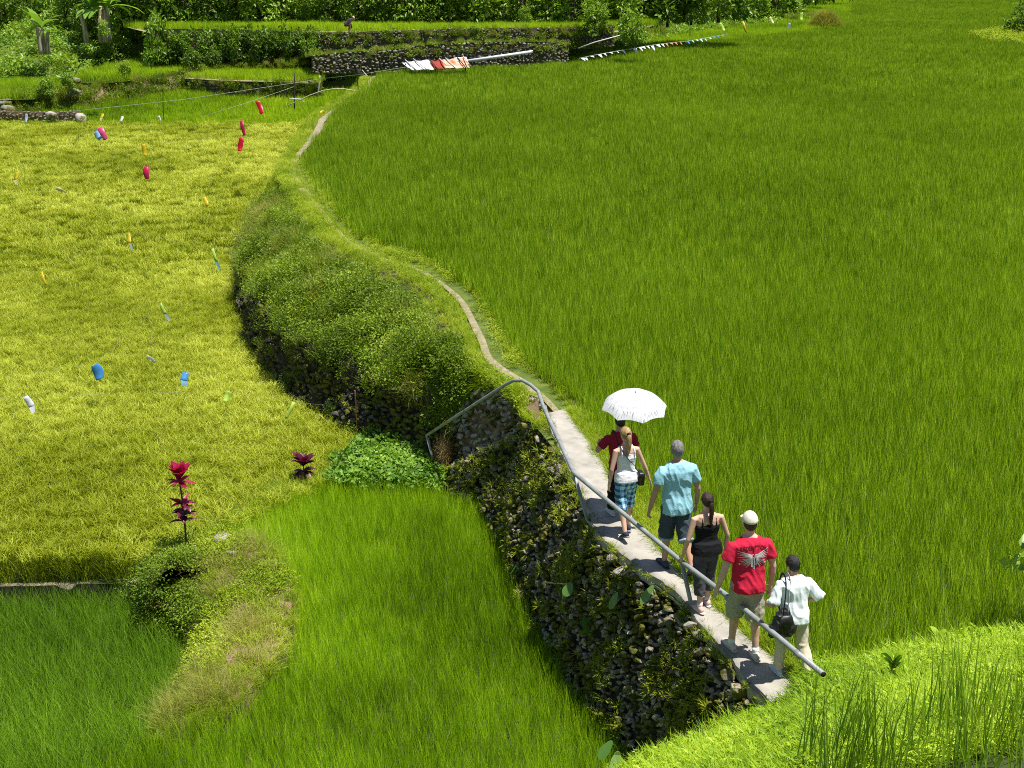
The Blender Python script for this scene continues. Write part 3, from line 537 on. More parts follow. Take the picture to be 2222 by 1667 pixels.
# umbrella
apex = at_y(1379, 853, Fm.world(np.array([.1, .06, 0]))[1]); wr = Fm.arms[1][2]; hnd = Fm.world(Fm.up(wr + norm(Fm.arms[1][2]-Fm.arms[1][1])*.06 + np.array([-.02, .0, 0])))
ax_ = norm(apex-hnd); Um = empty('umbrella', tuple(hnd)); tag(Um, 'open white umbrella with fine grey streaks over the leading man', 'umbrella')
wx = norm(np.cross([0, 1, 0], ax_)); wy = np.cross(ax_, wx); Rb = .475; nr = 8; V = []; K = 9; S_ = 6; tot = nr*S_
tilt = norm(np.array([.02, -.12, 1.0])); wx = norm(np.cross([0, 1, 0], tilt)); wy = np.cross(tilt, wx)
for i in range(K):
    t = .015 + .985*i/(K-1)
    for j in range(tot):
        a = 2*PI*j/tot + .18; f = (j % S_)/S_; sag = 1 - .085*t*math.sin(PI*f); r_ = Rb*math.sin(t*1.12)/math.sin(1.12)*sag; z_ = -Rb*.50*(1-math.cos(t*1.12))/(1-math.cos(1.12)) + .026*math.sin(PI*f)*t
        V.append(apex + wx*r_*math.cos(a) + wy*r_*math.sin(a) + tilt*z_)
V = np.array(V); F = [[i*tot+j, i*tot+(j+1) % tot, (i+1)*tot+(j+1) % tot, (i+1)*tot+j] for i in range(K-1) for j in range(tot)]
m, nt, out = newmat('white_streaked_nylon'); uvn = N(nt, 'ShaderNodeTexCoord'); nz = N(nt, 'ShaderNodeTexNoise'); nz.inputs['Scale'].default_value = 1; nz.inputs['Detail'].default_value = 2
sx = N(nt, 'ShaderNodeSeparateXYZ'); nt.links.new(uvn.outputs['Object'], sx.inputs[0]); an = math_n(nt, 'ARCTAN2', sx.outputs[1], sx.outputs[0]); rad = math_n(nt, 'POWER', math_n(nt, 'ADD', math_n(nt, 'MULTIPLY', sx.outputs[0], sx.outputs[0]), math_n(nt, 'MULTIPLY', sx.outputs[1], sx.outputs[1])), .5)
cb = N(nt, 'ShaderNodeCombineXYZ'); nt.links.new(math_n(nt, 'MULTIPLY', an, 42), cb.inputs[0]); nt.links.new(math_n(nt, 'MULTIPLY', rad, 14), cb.inputs[1]); nt.links.new(cb.outputs[0], nz.inputs['Vector'])
p = N(nt, 'ShaderNodeBsdfPrincipled'); p.inputs['Roughness'].default_value = .6; cc = ramp(nt, nz.outputs[0], [(.36, (.25, .26, .30)), (.46, (.78, .78, .80))]); nt.links.new(cc, p.inputs['Base Color']); trn = N(nt, 'ShaderNodeBsdfTranslucent'); nt.links.new(cc, trn.inputs[0]); ms = N(nt, 'ShaderNodeMixShader'); ms.inputs[0].default_value = .2; nt.links.new(p.outputs[0], ms.inputs[1]); nt.links.new(trn.outputs[0], ms.inputs[2]); nt.links.new(ms.outputs[0], out.inputs[0])
Rinv = np.stack([wx, wy, tilt], 1); cn = MB(); cn.add((V-apex) @ Rinv, np.array(F)); co_ = build('canopy', cn, m, Um); co_.matrix_local = Matrix([[*Rinv[0], (apex-hnd)[0]], [*Rinv[1], (apex-hnd)[1]], [*Rinv[2], (apex-hnd)[2]], [0, 0, 0, 1]])
mb = MB(); mb.add(*tube([hnd-ax_*.06-hnd, apex-hnd+tilt*.02], [.006, .005], 10)); build('shaft', mb, M['steel'], Um)
mb = MB(); mb.add(*tube([-ax_*.10, ax_*.03], [.013, .012], 12, round_ends=True)); build('handle', mb, M['black'], Um)
mb = MB(); mb.add(*tube([apex-hnd-tilt*.01, apex-hnd+tilt*.035], [.010, .005], 10)); build('ferrule', mb, M['steel'], Um)
for q in range(nr):
    L_ = [V[i*tot+q*S_]-hnd-tilt*.006 for i in range(K)]; mb = MB(); mb.add(*tube(L_, .0028, 6)); build('rib', mb, M['steel'], Um)
# ================================================================== LEVELS
MZ, YZ, FZ = -2.4, -2.6, -3.1            # soils: middle field, yellow field, lower left field
MC, YC, FC = -1.95, -1.9, -2.6          # their leaf tops

# ------------------------------------------------------------------ plant models for the scattered stuff (not linked on their own)
def src(name, mb, mat):
    me = mb.mesh(name); me.materials.append(mat); return bpy.data.objects.new(name, me)
def rice_tuft(seed, n, L, wd, spread, mat, lean=(.03, .3), bend=(.1, .7), seg=3, droop=0):
    g = np.random.default_rng(seed); mb = MB()
    b = np.zeros((n, 3)); r = spread*np.sqrt(g.uniform(0, 1, n)); a = g.uniform(0, 2*PI, n); b[:, 0] = r*np.cos(a); b[:, 1] = r*np.sin(a)
    mb.add(*blades(g, b, g.uniform(L*.72, L*1.08, n), np.full(n, wd)*g.uniform(.75, 1.2, n), g.uniform(*lean, n), g.uniform(0, 2*PI, n), g.uniform(*bend, n), seg))
    if droop:
        b2 = np.zeros((droop, 3)); r = spread*np.sqrt(g.uniform(0, 1, droop)); a = g.uniform(0, 2*PI, droop); b2[:, 0] = r*np.cos(a); b2[:, 1] = r*np.sin(a); b2[:, 2] = L*.62
        mb.add(*blades(g, b2, g.uniform(.26, .44, droop)*L, np.full(droop, wd*1.45), g.uniform(.0, .3, droop), g.uniform(0, 2*PI, droop), g.uniform(.9, 2.0, droop), 4, g.uniform(.7, 1.15, droop)))
    return src('tuft', mb, mat)
def leafy_tuft(seed, n, h, sp, ll, lw, mat, flat=.3):
    g = np.random.default_rng(seed); mb = MB()
    a = g.uniform(0, 2*PI, n); r = sp*np.sqrt(g.uniform(0, 1, n)); z = h*g.uniform(.15, 1, n)**.8*(1-.4*(r/sp)**2)
    p = np.stack([r*np.cos(a), r*np.sin(a), z], 1); d = np.stack([np.cos(a+g.normal(0, .8, n)), np.sin(a+g.normal(0, .8, n)), g.normal(flat, .45, n)], 1)
    mb.add(*leaves(g, p, d, g.uniform(.6, 1.2, n)*ll, g.uniform(.7, 1.2, n)*lw))
    k = max(3, n//9); b = np.zeros((k, 3)); b[:, 0] = g.normal(0, sp*.3, k); b[:, 1] = g.normal(0, sp*.3, k)
    mb.add(*blades(g, b, g.uniform(.6, 1, k)*h, np.full(k, .007), g.uniform(0, .5, k), g.uniform(0, 2*PI, k), g.uniform(-.2, .5, k), 2))
    return src('tuft', mb, mat)

def scatter(name, label, pts, variants, smin, smax, tilt=.1, seed=1, cat=None):
    """one stuff object: its points each carry a copy of one of the plant models"""
    pts = np.asarray(pts, float)
    me = bpy.data.meshes.new(name); me.vertices.add(len(pts)); me.vertices.foreach_set('co', pts.astype(np.float32).ravel()); me.update()
    o = link(name, me); tag(o, label, cat, kind='stuff')
    t = bpy.data.node_groups.new(name+'_nodes', 'GeometryNodeTree')
    t.interface.new_socket('Geometry', in_out='INPUT', socket_type='NodeSocketGeometry'); t.interface.new_socket('Geometry', in_out='OUTPUT', socket_type='NodeSocketGeometry')
    gi = t.nodes.new('NodeGroupInput'); go = t.nodes.new('NodeGroupOutput')
    jo = t.nodes.new('GeometryNodeJoinGeometry')
    for v in variants:
        oi = t.nodes.new('GeometryNodeObjectInfo'); oi.inputs['Object'].default_value = v
        g2i = t.nodes.new('GeometryNodeGeometryToInstance'); t.links.new(oi.outputs['Geometry'], g2i.inputs[0]); t.links.new(g2i.outputs[0], jo.inputs[0])
    ip = t.nodes.new('GeometryNodeInstanceOnPoints'); t.links.new(gi.outputs[0], ip.inputs['Points']); t.links.new(jo.outputs[0], ip.inputs['Instance'])
    ip.inputs['Pick Instance'].default_value = True
    def rv(dt, lo, hi, sd):
        n = t.nodes.new('FunctionNodeRandomValue'); n.data_type = dt
        ins = [s for s in n.inputs if s.enabled]; ins[0].default_value = lo; ins[1].default_value = hi
        [s for s in n.inputs if s.name == 'Seed'][0].default_value = sd
        return [s for s in n.outputs if s.enabled][0]
    t.links.new(rv('INT', 0, len(variants)-1, seed), ip.inputs['Instance Index'])
    t.links.new(rv('FLOAT_VECTOR', (-tilt, -tilt, 0), (tilt, tilt, 2*PI), seed+1), ip.inputs['Rotation'])
    t.links.new(rv('FLOAT', smin, smax, seed+2), ip.inputs['Scale'])
    t.links.new(ip.outputs[0], go.inputs[0])
    md = o.modifiers.new('scatter', 'NODES'); md.node_group = t
    return o
def jgrid(poly, sp, rng, jit=.45, frustum=3.0):
    poly = np.asarray(poly)[:, :2]; lo, hi = poly.min(0), poly.max(0)
    xs = np.arange(lo[0], hi[0], sp); ys = np.arange(lo[1], hi[1], sp)
    P = np.stack(np.meshgrid(xs, ys), -1).reshape(-1, 2) + rng.uniform(-jit, jit, (len(xs)*len(ys), 2))*sp
    P = P[np.abs(P[:, 0]) < .41*P[:, 1] + frustum]
    return P[in_poly(P, poly)]
def lift(P, z): return np.concatenate([P, np.full((len(P), 1), z)], 1)

def smooth_par(P, n):
    P = np.asarray(P, float); k = len(P)-1; Q = np.concatenate([[2*P[0]-P[1]], P, [2*P[-1]-P[-2]]]); out = []
    for x in np.linspace(0, k, n):
        i = min(int(x), k-1); t = x-i; a, b, c, d = Q[i:i+4]; out.append(.5*((2*b) + (c-a)*t + (2*a-5*b+4*c-d)*t*t + (3*b-a-3*c+d)*t**3))
    return np.array(out)
# ------------------------------------------------------------------ ruled surfaces and dry-stone walls
class Ruled:
    def __init__(s, top, base, prof=None, n=80, warp=0.0, freq=1.1):
        s.warp = 0.0; s.freq = freq
        rs_ = smooth_par if len(top) == len(base) else smooth_line
        s.T = rs_(top, n); s.B = rs_(base, n); s.n = n; s.prof = prof; s.sg = 1.0
        d = (s.B - s.T).mean(0); d[2] = .25*np.linalg.norm(d[:2]); d[1] -= .15
        uu = np.linspace(.05, .95, 25); s.sg = 1.0 if (s.normal(uu, np.full(25, .5)) @ norm(d)).mean() > 0 else -1.0
        d[2] = 0; s.wd = norm(d); s.warp = warp
    def __call__(s, u, q):
        u = np.clip(np.asarray(u, float), 0, 1); q = np.asarray(q, float); f = u*(s.n-1); i = np.minimum(f.astype(int), s.n-2); w = (f-i)[:, None]
        T = s.T[i]*(1-w) + s.T[i+1]*w; B = s.B[i]*(1-w) + s.B[i+1]*w
        if s.prof is None: hx = hz = q
        else: hx, hz = s.prof(u, q)
        P = np.empty_like(T); P[:, :2] = B[:, :2] + (T-B)[:, :2]*hx[:, None]; P[:, 2] = B[:, 2] + (T-B)[:, 2]*hz
        if s.warp: k = np.array([noise.noise(Vector(p)*s.freq) + .5*noise.noise(Vector(p)*s.freq*2.7) for p in P])*s.warp*np.minimum(1, np.minimum(q*5, (1-q)*5)); P = P + k[:, None]*(s.wd + [0, 0, .3])
        return P
    def ru(s, rng, n, lo=0.0, hi=1.0):
        us = np.linspace(lo, hi, 80); P = s(us, np.full(80, .6)); c = np.concatenate([[0], np.cumsum(np.linalg.norm(np.diff(P, axis=0), axis=1))]); return np.interp(rng.uniform(0, c[-1], n), c, us)
    def normal(s, u, q):
        e = .004; a = s(u+e, q)-s(u-e, q); b = s(u, np.minimum(q+e, 1))-s(u, np.maximum(q-e, 0)); return norm(np.cross(a, b))*s.sg
    def sheet(s, name, mat, nu=80, nv=14, inset=0.0, bump=.0, kind='structure'):
        U, Q = np.meshgrid(np.linspace(0, 1, nu), np.linspace(0, 1, nv), indexing='ij'); P = s(U.ravel(), Q.ravel())
        nn = s.normal(U.ravel(), Q.ravel()); P = P - nn*inset
        if bump: P += nn*np.array([noise.noise(Vector(p)*1.7) for p in P])[:, None]*bump
        mb = MB(); mb.add(P, grid_faces(nu, nv)); o = build(name, mb, mat); tag(o, kind=kind); return o
ICO = None
def ico_template(seed, sub=2):
    import bmesh
    bm = bmesh.new(); bmesh.ops.create_icosphere(bm, subdivisions=sub, radius=1)
    V = np.array([v.co[:] for v in bm.verts]); F = np.array([[v.index for v in f.verts] for f in bm.faces]); bm.free()
    g = np.random.default_rng(seed)
    for _ in range(12):
        d = norm(g.normal(size=3)); h = g.uniform(.36, .78); k = V @ d; V = V - np.maximum(k-h, 0)[:, None]*d*.9
    V *= (1 + .06*np.array([noise.noise(Vector(v)*2.3 + Vector((seed*3.1, 0, 0))) for v in V]))[:, None]
    return V, F
STONES = [ico_template(i) for i in range(10)]; STONES1 = [ico_template(i+50, 1) for i in range(8)]
def stones_on(mb, S, u0, u1, q0, q1, size, rng, out=.25, flat=.75, drop=.06, tpl=STONES, inset=0.0, tilt=(0, .22)):
    """courses of irregular stones laid over a ruled surface"""
    us = np.linspace(u0, u1, 80); cu_ = np.concatenate([[0], np.cumsum(np.linalg.norm(np.diff(S(us, np.full(80, .5*(q0+q1))), axis=0), axis=1))]); L = cu_[-1]
    H = np.linalg.norm(np.diff(S(np.full(20, .5*(u0+u1)), np.linspace(q0, q1, 20)), axis=0), axis=1).sum()
    rows = max(2, int(H/(size*.8)))
    for r in range(rows):
        q = q0 + (q1-q0)*(r+.5)/rows; x = 0.0
        while x < L:
            w = size*rng.uniform(.6, 1.65); u = float(np.interp(x+w/2, cu_, us)); x += w*.95
            if rng.uniform() < drop: continue
            qq = float(np.clip(q + rng.normal(0, .22)*(q1-q0)/rows, q0, q1))
            p = S(np.array([u]), np.array([qq]))[0]; nn = S.normal(np.array([u]), np.array([qq]))[0]
            t = norm(S(np.array([u+.01]), np.array([qq]))[0]-S(np.array([u-.01]), np.array([qq]))[0]); b = np.cross(nn, t)
            V, F = tpl[rng.integers(len(tpl))]; a = rng.uniform(0, 2*PI); ax = rng.uniform(0, 2*PI)
            Rz = np.array(Matrix.Rotation(a, 3, Vector(norm(rng.normal(size=3)))))
            V2 = V @ Rz.T; h = size*.8*rng.uniform(.75, 1.3)
            tl = rng.normal(*tilt); t2 = t*math.cos(tl)+b*math.sin(tl); b2 = b*math.cos(tl)-t*math.sin(tl)
            dep = size*rng.uniform(.5, 1.0)
            V3 = p + nn*(rng.uniform(-.5, .5)*out*size - inset) + V2[:, :1]*t2*w*.56 + V2[:, 1:2]*b2*h*.5 + V2[:, 2:]*nn*dep*flat
            mb.add(V3, F, rng.uniform(0, 1))
    return mb

# ================================================================== GROUND
gs = MB(); gs.add([[-3000, -400, -4.4], [3000, -400, -4.4], [3000, 5000, -4.4], [-3000, 5000, -4.4]], np.array([[0, 1, 2, 3]]))
tag(build('ground', gs, M['turf']), kind='structure')

PL = ats([(1752, 1545), (1700, 1534), (1640, 1500), (1598, 1440), (1535, 1372), (1478, 1292), (1400, 1237), (1335, 1187), (1296, 1150), (1272, 1085), (1243, 1030), (1215, 975), (1188, 898)], .12)
PR = ats([(1765, 1540), (1752, 1484), (1704, 1437), (1644, 1397), (1574, 1332), (1508, 1267), (1448, 1205), (1388, 1132), (1342, 1060), (1292, 975), (1229, 886)], .12)
TR = ats([(1216, 912), (1160, 850), (1110, 812), (1062, 775), (1040, 720), (1000, 650), (960, 612), (900, 578), (840, 560), (760, 523), (700, 460), (650, 400), (633, 365), (643, 338), (672, 305), (690, 280), (702, 255), (735, 232), (790, 196), (815, 163)], .1)
TRs = smooth_line(TR, 160)
def side_of(P, d):
    T = np.gradient(P, axis=0); T[:, 2] = 0; T = norm(T); return P + np.stack([-T[:, 1], T[:, 0], np.zeros(len(T))], 1)*d     # +d = left when walking away
TL = side_of(TRs, .42); 
U_EDGE = ats([(1765, 1452), (1700, 1412), (1640, 1352), (1560, 1275), (1500, 1200), (1440, 1120), (1390, 1050), (1330, 975), (1270, 890), (1235, 850), (1150, 790), (1105, 735), (1065, 675), (1005, 605), (915, 555), (855, 535), (775, 505), (735, 465), (695, 408), (658, 362), (655, 348), (685, 310), (712, 272), (728, 240), (800, 190), (822, 166)], .15)
U_FAR = ats([(872, 150), (1250, 130), (1400, 101), (1560, 82), (1750, 63), (1828, 45), (1848, -5)], .5)
U_FAR = np.concatenate([U_FAR, [[70, 215, 0], [110, 215, 0]]])
U_NEAR = ats([(2600, 1310), (2222, 1374), (2050, 1400), (1900, 1432), (1770, 1458)], .1)
U_POLY = np.concatenate([U_EDGE, U_FAR, U_NEAR])
soil_U = np.concatenate([PL[:-1][:, :2], TL[4:, :2], U_FAR[:, :2]+[0, .6], U_NEAR[:, :2]])
poly_sheet('upper_field_ground', soil_U, 0.0, M['turf'])
mud_U = U_POLY.copy(); poly_sheet('upper_field_mud', mud_U, .004, M['mud'])

# concrete path: short slabs with broken left edge
def ribbon(Lp, Rp, n, m, z0, bump, mb, skirt=.16, gap=None):
    a = smooth_line(Lp, n); b = smooth_line(Rp, n); V = []
    for i in range(n):
        for j in range(m):
            t = j/(m-1); p = a[i]*(1-t)+b[i]*t
            e = 0.045*noise.noise(Vector((p[0]*2.1, p[1]*2.1, 3)))+.03*noise.noise(Vector((p[0]*7, p[1]*7, 5)))
            if j == 0: p = p + np.array([-1, .2, 0])*e
            if j == m-1: p = p + np.array([1, -.2, 0])*e*.7
            z = z0 + bump*noise.noise(Vector((p[0]*1.3, p[1]*1.3, 1))) - (.02 if j in (0, m-1) else 0)
            V.append([p[0], p[1], z])
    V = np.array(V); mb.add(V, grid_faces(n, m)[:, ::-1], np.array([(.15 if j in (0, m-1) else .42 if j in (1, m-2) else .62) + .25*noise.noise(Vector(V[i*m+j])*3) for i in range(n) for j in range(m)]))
    per = [i*m for i in range(n)] + [(n-1)*m+j for j in range(1, m)] + [i*m+m-1 for i in range(n-2, -1, -1)] + [j for j in range(m-2, 0, -1)]
    P = V[per]; Q = P - [0, 0, skirt]; k = len(P); j = np.arange(k); jn = (j+1) % k
    mb.add(np.concatenate([P, Q]), np.stack([j, jn, jn+k, j+k], 1))
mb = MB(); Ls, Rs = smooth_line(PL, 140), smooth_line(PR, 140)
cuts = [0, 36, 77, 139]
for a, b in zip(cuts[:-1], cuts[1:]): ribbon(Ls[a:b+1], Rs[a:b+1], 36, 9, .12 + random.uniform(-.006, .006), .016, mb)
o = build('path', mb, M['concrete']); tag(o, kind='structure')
mb = MB(); w = np.interp(np.arange(160), [0, 5, 10, 24, 30, 43, 52, 100, 159], [.17, .16, .08, .075, .07, .07, .11, .17, .2])
mb2 = MB(); A = side_of(TRs, .0) ; V = []
for i in range(160):
    d = side_of(TRs, w[i]*(1+.4*noise.noise(Vector((i*.23, 0, 0)))))[i]; e = side_of(TRs, -w[i]*(1+.4*noise.noise(Vector((i*.23, 7, 0)))))[i]
    for t in (0, .33, .67, 1):
        p = d*(1-t)+e*t; V.append([p[0], p[1], .045 + .03*noise.noise(Vector(p)*1.5)])
mb2.add(np.array(V), grid_faces(160, 4)[:, ::-1]); tag(build('dirt_path', mb2, M['trail']), kind='structure')

# middle, yellow and lower-left field soils
M_POLY = ats([(478, 1112), (590, 1054), (700, 1016), (880, 1026), (985, 1050), (1040, 1085), (1062, 1125), (1092, 1190), (1135, 1285), (1200, 1390), (1260, 1485), (1335, 1585), (1395, 1665), (1500, 1850), (60, 1850), (150, 1667), (345, 1562), (520, 1512), (600, 1425), (638, 1350), (640, 1290), (605, 1222), (520, 1190)], MC)
Y_POLY = ats([(-400, 1264, -2.5), (0, 1262, -2.5), (200, 1256, -2.5), (300, 1246, -2.4), (390, 1192), (470, 1140), (600, 1075), (700, 1032), (748, 985), (790, 932), (740, 902), (680, 872), (640, 850), (600, 820), (570, 780), (545, 730), (512, 660), (500, 600), (505, 550), (515, 520), (560, 440), (590, 400), (628, 335), (650, 292), (688, 259), (-400, 257)], YC)
F_POLY = ats([(-400, 1270), (0, 1273), (200, 1269), (320, 1276), (400, 1335), (425, 1380), (400, 1450), (350, 1530), (335, 1570), (150, 1672), (0, 1850), (-400, 1900)], FC)
def grow(P, d):
    c = P[:, :2].mean(0); q = P.copy(); q[:, :2] = c + (P[:, :2]-c)*(1+d); return q
poly_sheet('middle_field_ground', grow(M_POLY, .06), MZ, M['mud'])
poly_sheet('yellow_field_ground', Y_POLY, YZ, M['mud'])
yf = Y_POLY[:5].copy(); yf[:, 2] = YZ; yl = yf + [0, -.06, 0]; yl[:, 2] = FZ - .1; Ruled(yf, yl, None, 30).sheet('yellow_field_edge', M['earth'], 30, 5)
poly_sheet('lower_field_ground', grow(F_POLY, .08), FZ, M['mud'])

# ------------------------------------------------------------------ main retaining wall
MB_BASE = ats([(1450, 1760), (1400, 1672), (1335, 1588), (1262, 1487), (1202, 1392), (1137, 1287), (1092, 1190), (1064, 1125), (1038, 1082)], MC)
MB_BASE[:, 2] = MZ - .05
PLw = smooth_line(PL, 60)[3:] - [0, 0, .1]
wallS = Ruled(PLw, MB_BASE, lambda u, q: (q**1.25, q), 80, .17, 1.5)
g = np.random.default_rng(21); mb = MB()
stones_on(mb, wallS, 0, 1, .0, .97, .10, g, out=1.1, drop=.04, tilt=(.55, .35))
stones_on(mb, wallS, 0, 1, .05, .95, .15, g, out=1.1, drop=.74, tilt=(.55, .4))
stones_on(mb, wallS, 0, 1, .88, 1.0, .22, g, out=.7, drop=.45)
W = empty('retaining_wall', tuple(wallS(np.array([.5]), np.array([0.]))[0]))
tag(W, 'mossy leaning dry-stone wall carrying the concrete path above the bright green field', 'stone wall')
def child_of(W, name, mb, mat, smooth=True):
    o = build(name, mb, mat, smooth=smooth); o.parent = W; o.matrix_parent_inverse = Matrix.Translation(-Vector(W.location)); return o
child_of(W, 'stones', mb, M['stone'], False)
c = wallS.sheet('earth_fill', M['earth'], inset=.08, bump=.04, kind=None); c.parent = W; c.matrix_parent_inverse = Matrix.Translation(-Vector(W.location))

# ------------------------------------------------------------------ stone stair and the wall behind it
SO0, SO1 = at(1188, 905, .05), at(950, 1030, -2.25)
dirS = norm(np.array([*(SO1-SO0)[:2], 0])); nrS = np.array([dirS[1], -dirS[0], 0]); nrS = nrS if nrS[0] > 0 else -nrS      # to the right, into the bank
stair_out = Ruled(np.linspace(SO0+[0, 0, -.02], SO1, 8), np.linspace(np.array([*MB_BASE[-1][:2], MZ-.1]), np.array([*(SO1-dirS*.1-nrS*.12)[:2], MZ-.1]), 8))
SI0, SI1 = SO0 + nrS*.22, SO1 + nrS*.2
ib = np.linspace(SI0, SI1, 8); ib[:, 2] -= .1
it = np.array([at_y(x, y, Y) for x, y, Y in ((1170, 872, 21.6), (1135, 856, 22.3), (1098, 850, 22.9), (1060, 846, 23.4), (1022, 858, 23.9), (990, 905, 24.2))])
inner = Ruled(it, ib)
ST = empty('stone_stair', tuple(SO1)); tag(ST, 'rough stone stair descending beside the handrail to the green field', 'stair')
mb = MB(); stones_on(mb, stair_out, 0, 1, 0, 1, .17, g, out=.5, drop=.05); child_of(ST, 'stones', mb, M['stone'], False)
c = stair_out.sheet('earth_fill', M['earth'], inset=.07, kind=None); c.parent = ST; c.matrix_parent_inverse = Matrix.Translation(-Vector(ST.location))
ns = 8
for i in range(ns):
    p = SO0 + (SO1-SO0)*(i+.5)/ns + nrS*.22; mb = MB(); V, F = STONES[i % len(STONES)]
    Rm = np.array(Matrix.Rotation(math.atan2(nrS[1], nrS[0])+g.normal(0, .15), 3, 'Z'))
    mb.add((V*np.array([.40, .30, .10])*g.uniform(.85, 1.15, 3)) @ Rm.T + p + [0, 0, -.04], F, g.uniform(.5, 1)); child_of(ST, 'step', mb, M['stone_dry'])
IW = empty('stone_wall', tuple(ib[3])); tag(IW, 'sunlit wall of small grey stones beside the stair and handrail', 'stone wall')
mb = MB(); stones_on(mb, inner, 0, 1, 0, 1, .155, g, out=.5, drop=.04); child_of(IW, 'stones', mb, M['stone_dry'], False)
c = inner.sheet('earth_fill', M['dirt'], inset=.07, kind=None); c.parent = IW; c.matrix_parent_inverse = Matrix.Translation(-Vector(IW.location))

TLb = side_of(TRs, .38)
upb = Ruled(np.array([TLb[int(i)] for i in (0, 2, 4, 6, 8, 9)])+[0, 0, -.05], it + [0, .02, 0]); upb.sheet('stair_bank', M['dirt'], 40, 8, bump=.04)
# ------------------------------------------------------------------ overgrown bank with the dark wall at its foot
TLb = side_of(TRs, .38)
bt = [TLb[int(i)] for i in np.array([9, 11, 15, 20, 24, 28, 32, 36, 40, 44, 50, 56, 66, 76, 93, 103])]
bb = ats([(985, 1000), (905, 962), (792, 934), (735, 905), (680, 874), (640, 852), (600, 822), (568, 775), (545, 730), (512, 660), (500, 595), (518, 515), (562, 440), (592, 398), (628, 334), (652, 290)], YC); bb[:, 2] = YZ
def slope_prof(u, q):
    k = np.clip(np.interp(u, [0, .1, .2, .55, .72, .85], [.7, 1, 1, 1, .5, 0]), 0, 1)
    hx = np.interp(q, [0, .5, .75, 1], [0, .13, .5, 1]); hz = np.interp(q, [0, .5, .75, 1], [0, .66, .93, 1])
    return k*hx+(1-k)*q, k*hz+(1-k)*q
bank = Ruled(bt, bb, slope_prof, 120, .42, .8)
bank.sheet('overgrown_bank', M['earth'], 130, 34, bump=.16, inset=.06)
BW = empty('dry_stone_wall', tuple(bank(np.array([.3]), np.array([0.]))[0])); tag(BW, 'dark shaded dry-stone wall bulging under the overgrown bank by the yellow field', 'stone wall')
mb = MB(); stones_on(mb, bank, .0, .72, 0.02, .5, .17, g, out=.5, drop=.06); child_of(BW, 'stones', mb, M['stone_shaded'], False)

# ------------------------------------------------------------------ near grass bank at the lower right and its tall rice
bkA = ats([(1330, 1725, -.9), (1430, 1664, -.6), (1590, 1594, -.25), (1742, 1534, .03), (1768, 1468, .03), (1900, 1434, .03), (2060, 1400, .03), (2222, 1372, .03), (2500, 1325, .03)], 0)
bkB = ats([(1300, 1930, .3), (1480, 1830, .8), (1600, 1775, 1.05), (1700, 1735, 1.2), (1790, 1710, 1.25), (1900, 1690, 1.25), (2060, 1650, 1.25), (2222, 1600, 1.25), (2500, 1520, 1.25)], 0)
near = Ruled(bkB, bkA, None, 60); near.sheet('grass_bank', M['turf'], 60, 14, bump=.05)
nb = np.concatenate([bkB, [[9, 8, 1.25], [9, 3, 1.25], [-1, 3, 1.25]]]); poly_sheet('near_terrace_ground', nb[:, :2], 1.24, M['mud'])
skA = bkA[:4].copy(); skB = skA + [-.35, .1, 0]; skB[:, 2] = MZ-.1
Ruled(skA, skB, None, 30).sheet('bank_flank', M['earth'], 30, 8, bump=.08)

# ------------------------------------------------------------------ round weedy bund between the lower fields
bundR = ats([(545, 1168), (585, 1200), (618, 1240), (634, 1290), (630, 1350), (612, 1402), (560, 1470), (500, 1520), (420, 1548), (345, 1566)], -2.0)
bundL = ats([(330, 1268), (330, 1290), (345, 1325), (385, 1350), (415, 1380), (415, 1410), (395, 1460), (370, 1505), (350, 1540), (338, 1572)], FC); bundL[:, 2] = FZ
bundR2 = bundR.copy(); bundR2[:, 2] = np.array([-2.0, -1.98, -1.95, -1.93, -1.95, -2.0, -2.05, -2.1, -2.2, -2.3])
def bund_prof(u, q): return np.interp(q, [0, .25, .6, 1], [0, .1, .5, 1]), np.interp(q, [0, .25, .6, 1], [0, .5, .92, 1.0])
bund = Ruled(bundR2, bundL, bund_prof, 60); bund.sheet('bund', M['dirt'], 60, 18, bump=.06)
bs = bundR2.copy(); bs[:, 2] = MZ - .1; o = Ruled(bundR2, bs + [.06, 0, 0], None, 40).sheet('bund_edge', M['dirt'], 50, 6, bump=.03)
bh = ats([(330, 1262), (400, 1192), (470, 1150), (545, 1168)], -2.0); bh2 = np.concatenate([bh[:, :2], bundR[1:2, :2], bundL[1:2, :2]])
poly_sheet('bund_crown', bh2, -2.03, M['soil'])
edge_ = np.concatenate([bundL[1:2]*[1, 1, 0]+[0, 0, -2.04], bh[:3]*[1, 1, 0]+[0, 0, -2.04]]); low_ = edge_ + [-.22, -.1, 0]; low_[:, 2] = FZ
crownside = Ruled(edge_, low_, None, 30); crownside.sheet('bund_side', M['soil'], 30, 8, bump=.05)
u_ = g.uniform(0, 1, 90); CS_PTS = crownside(u_, g.uniform(.2, 1, 90)) + crownside.normal(u_, np.full(90, .5))*.06
poly_sheet('bund_shoulder', ats([(290, 1240), (330, 1215), (400, 1180), (440, 1200), (420, 1320), (330, 1310), (300, 1280)], -2.4)[:, :2], -2.45, M['soil'])
# narrow bund from there along the seam of yellow and middle field
seam = ats([(470, 1150), (600, 1076), (705, 1034), (800, 1020), (900, 1020)], -2.2); mbs = MB(); mbs.add(*tube(smooth_line(seam, 20) - [0, 0, .22], .25, 8)); tag(build('field_bund', mbs, M['soil']), kind='structure')

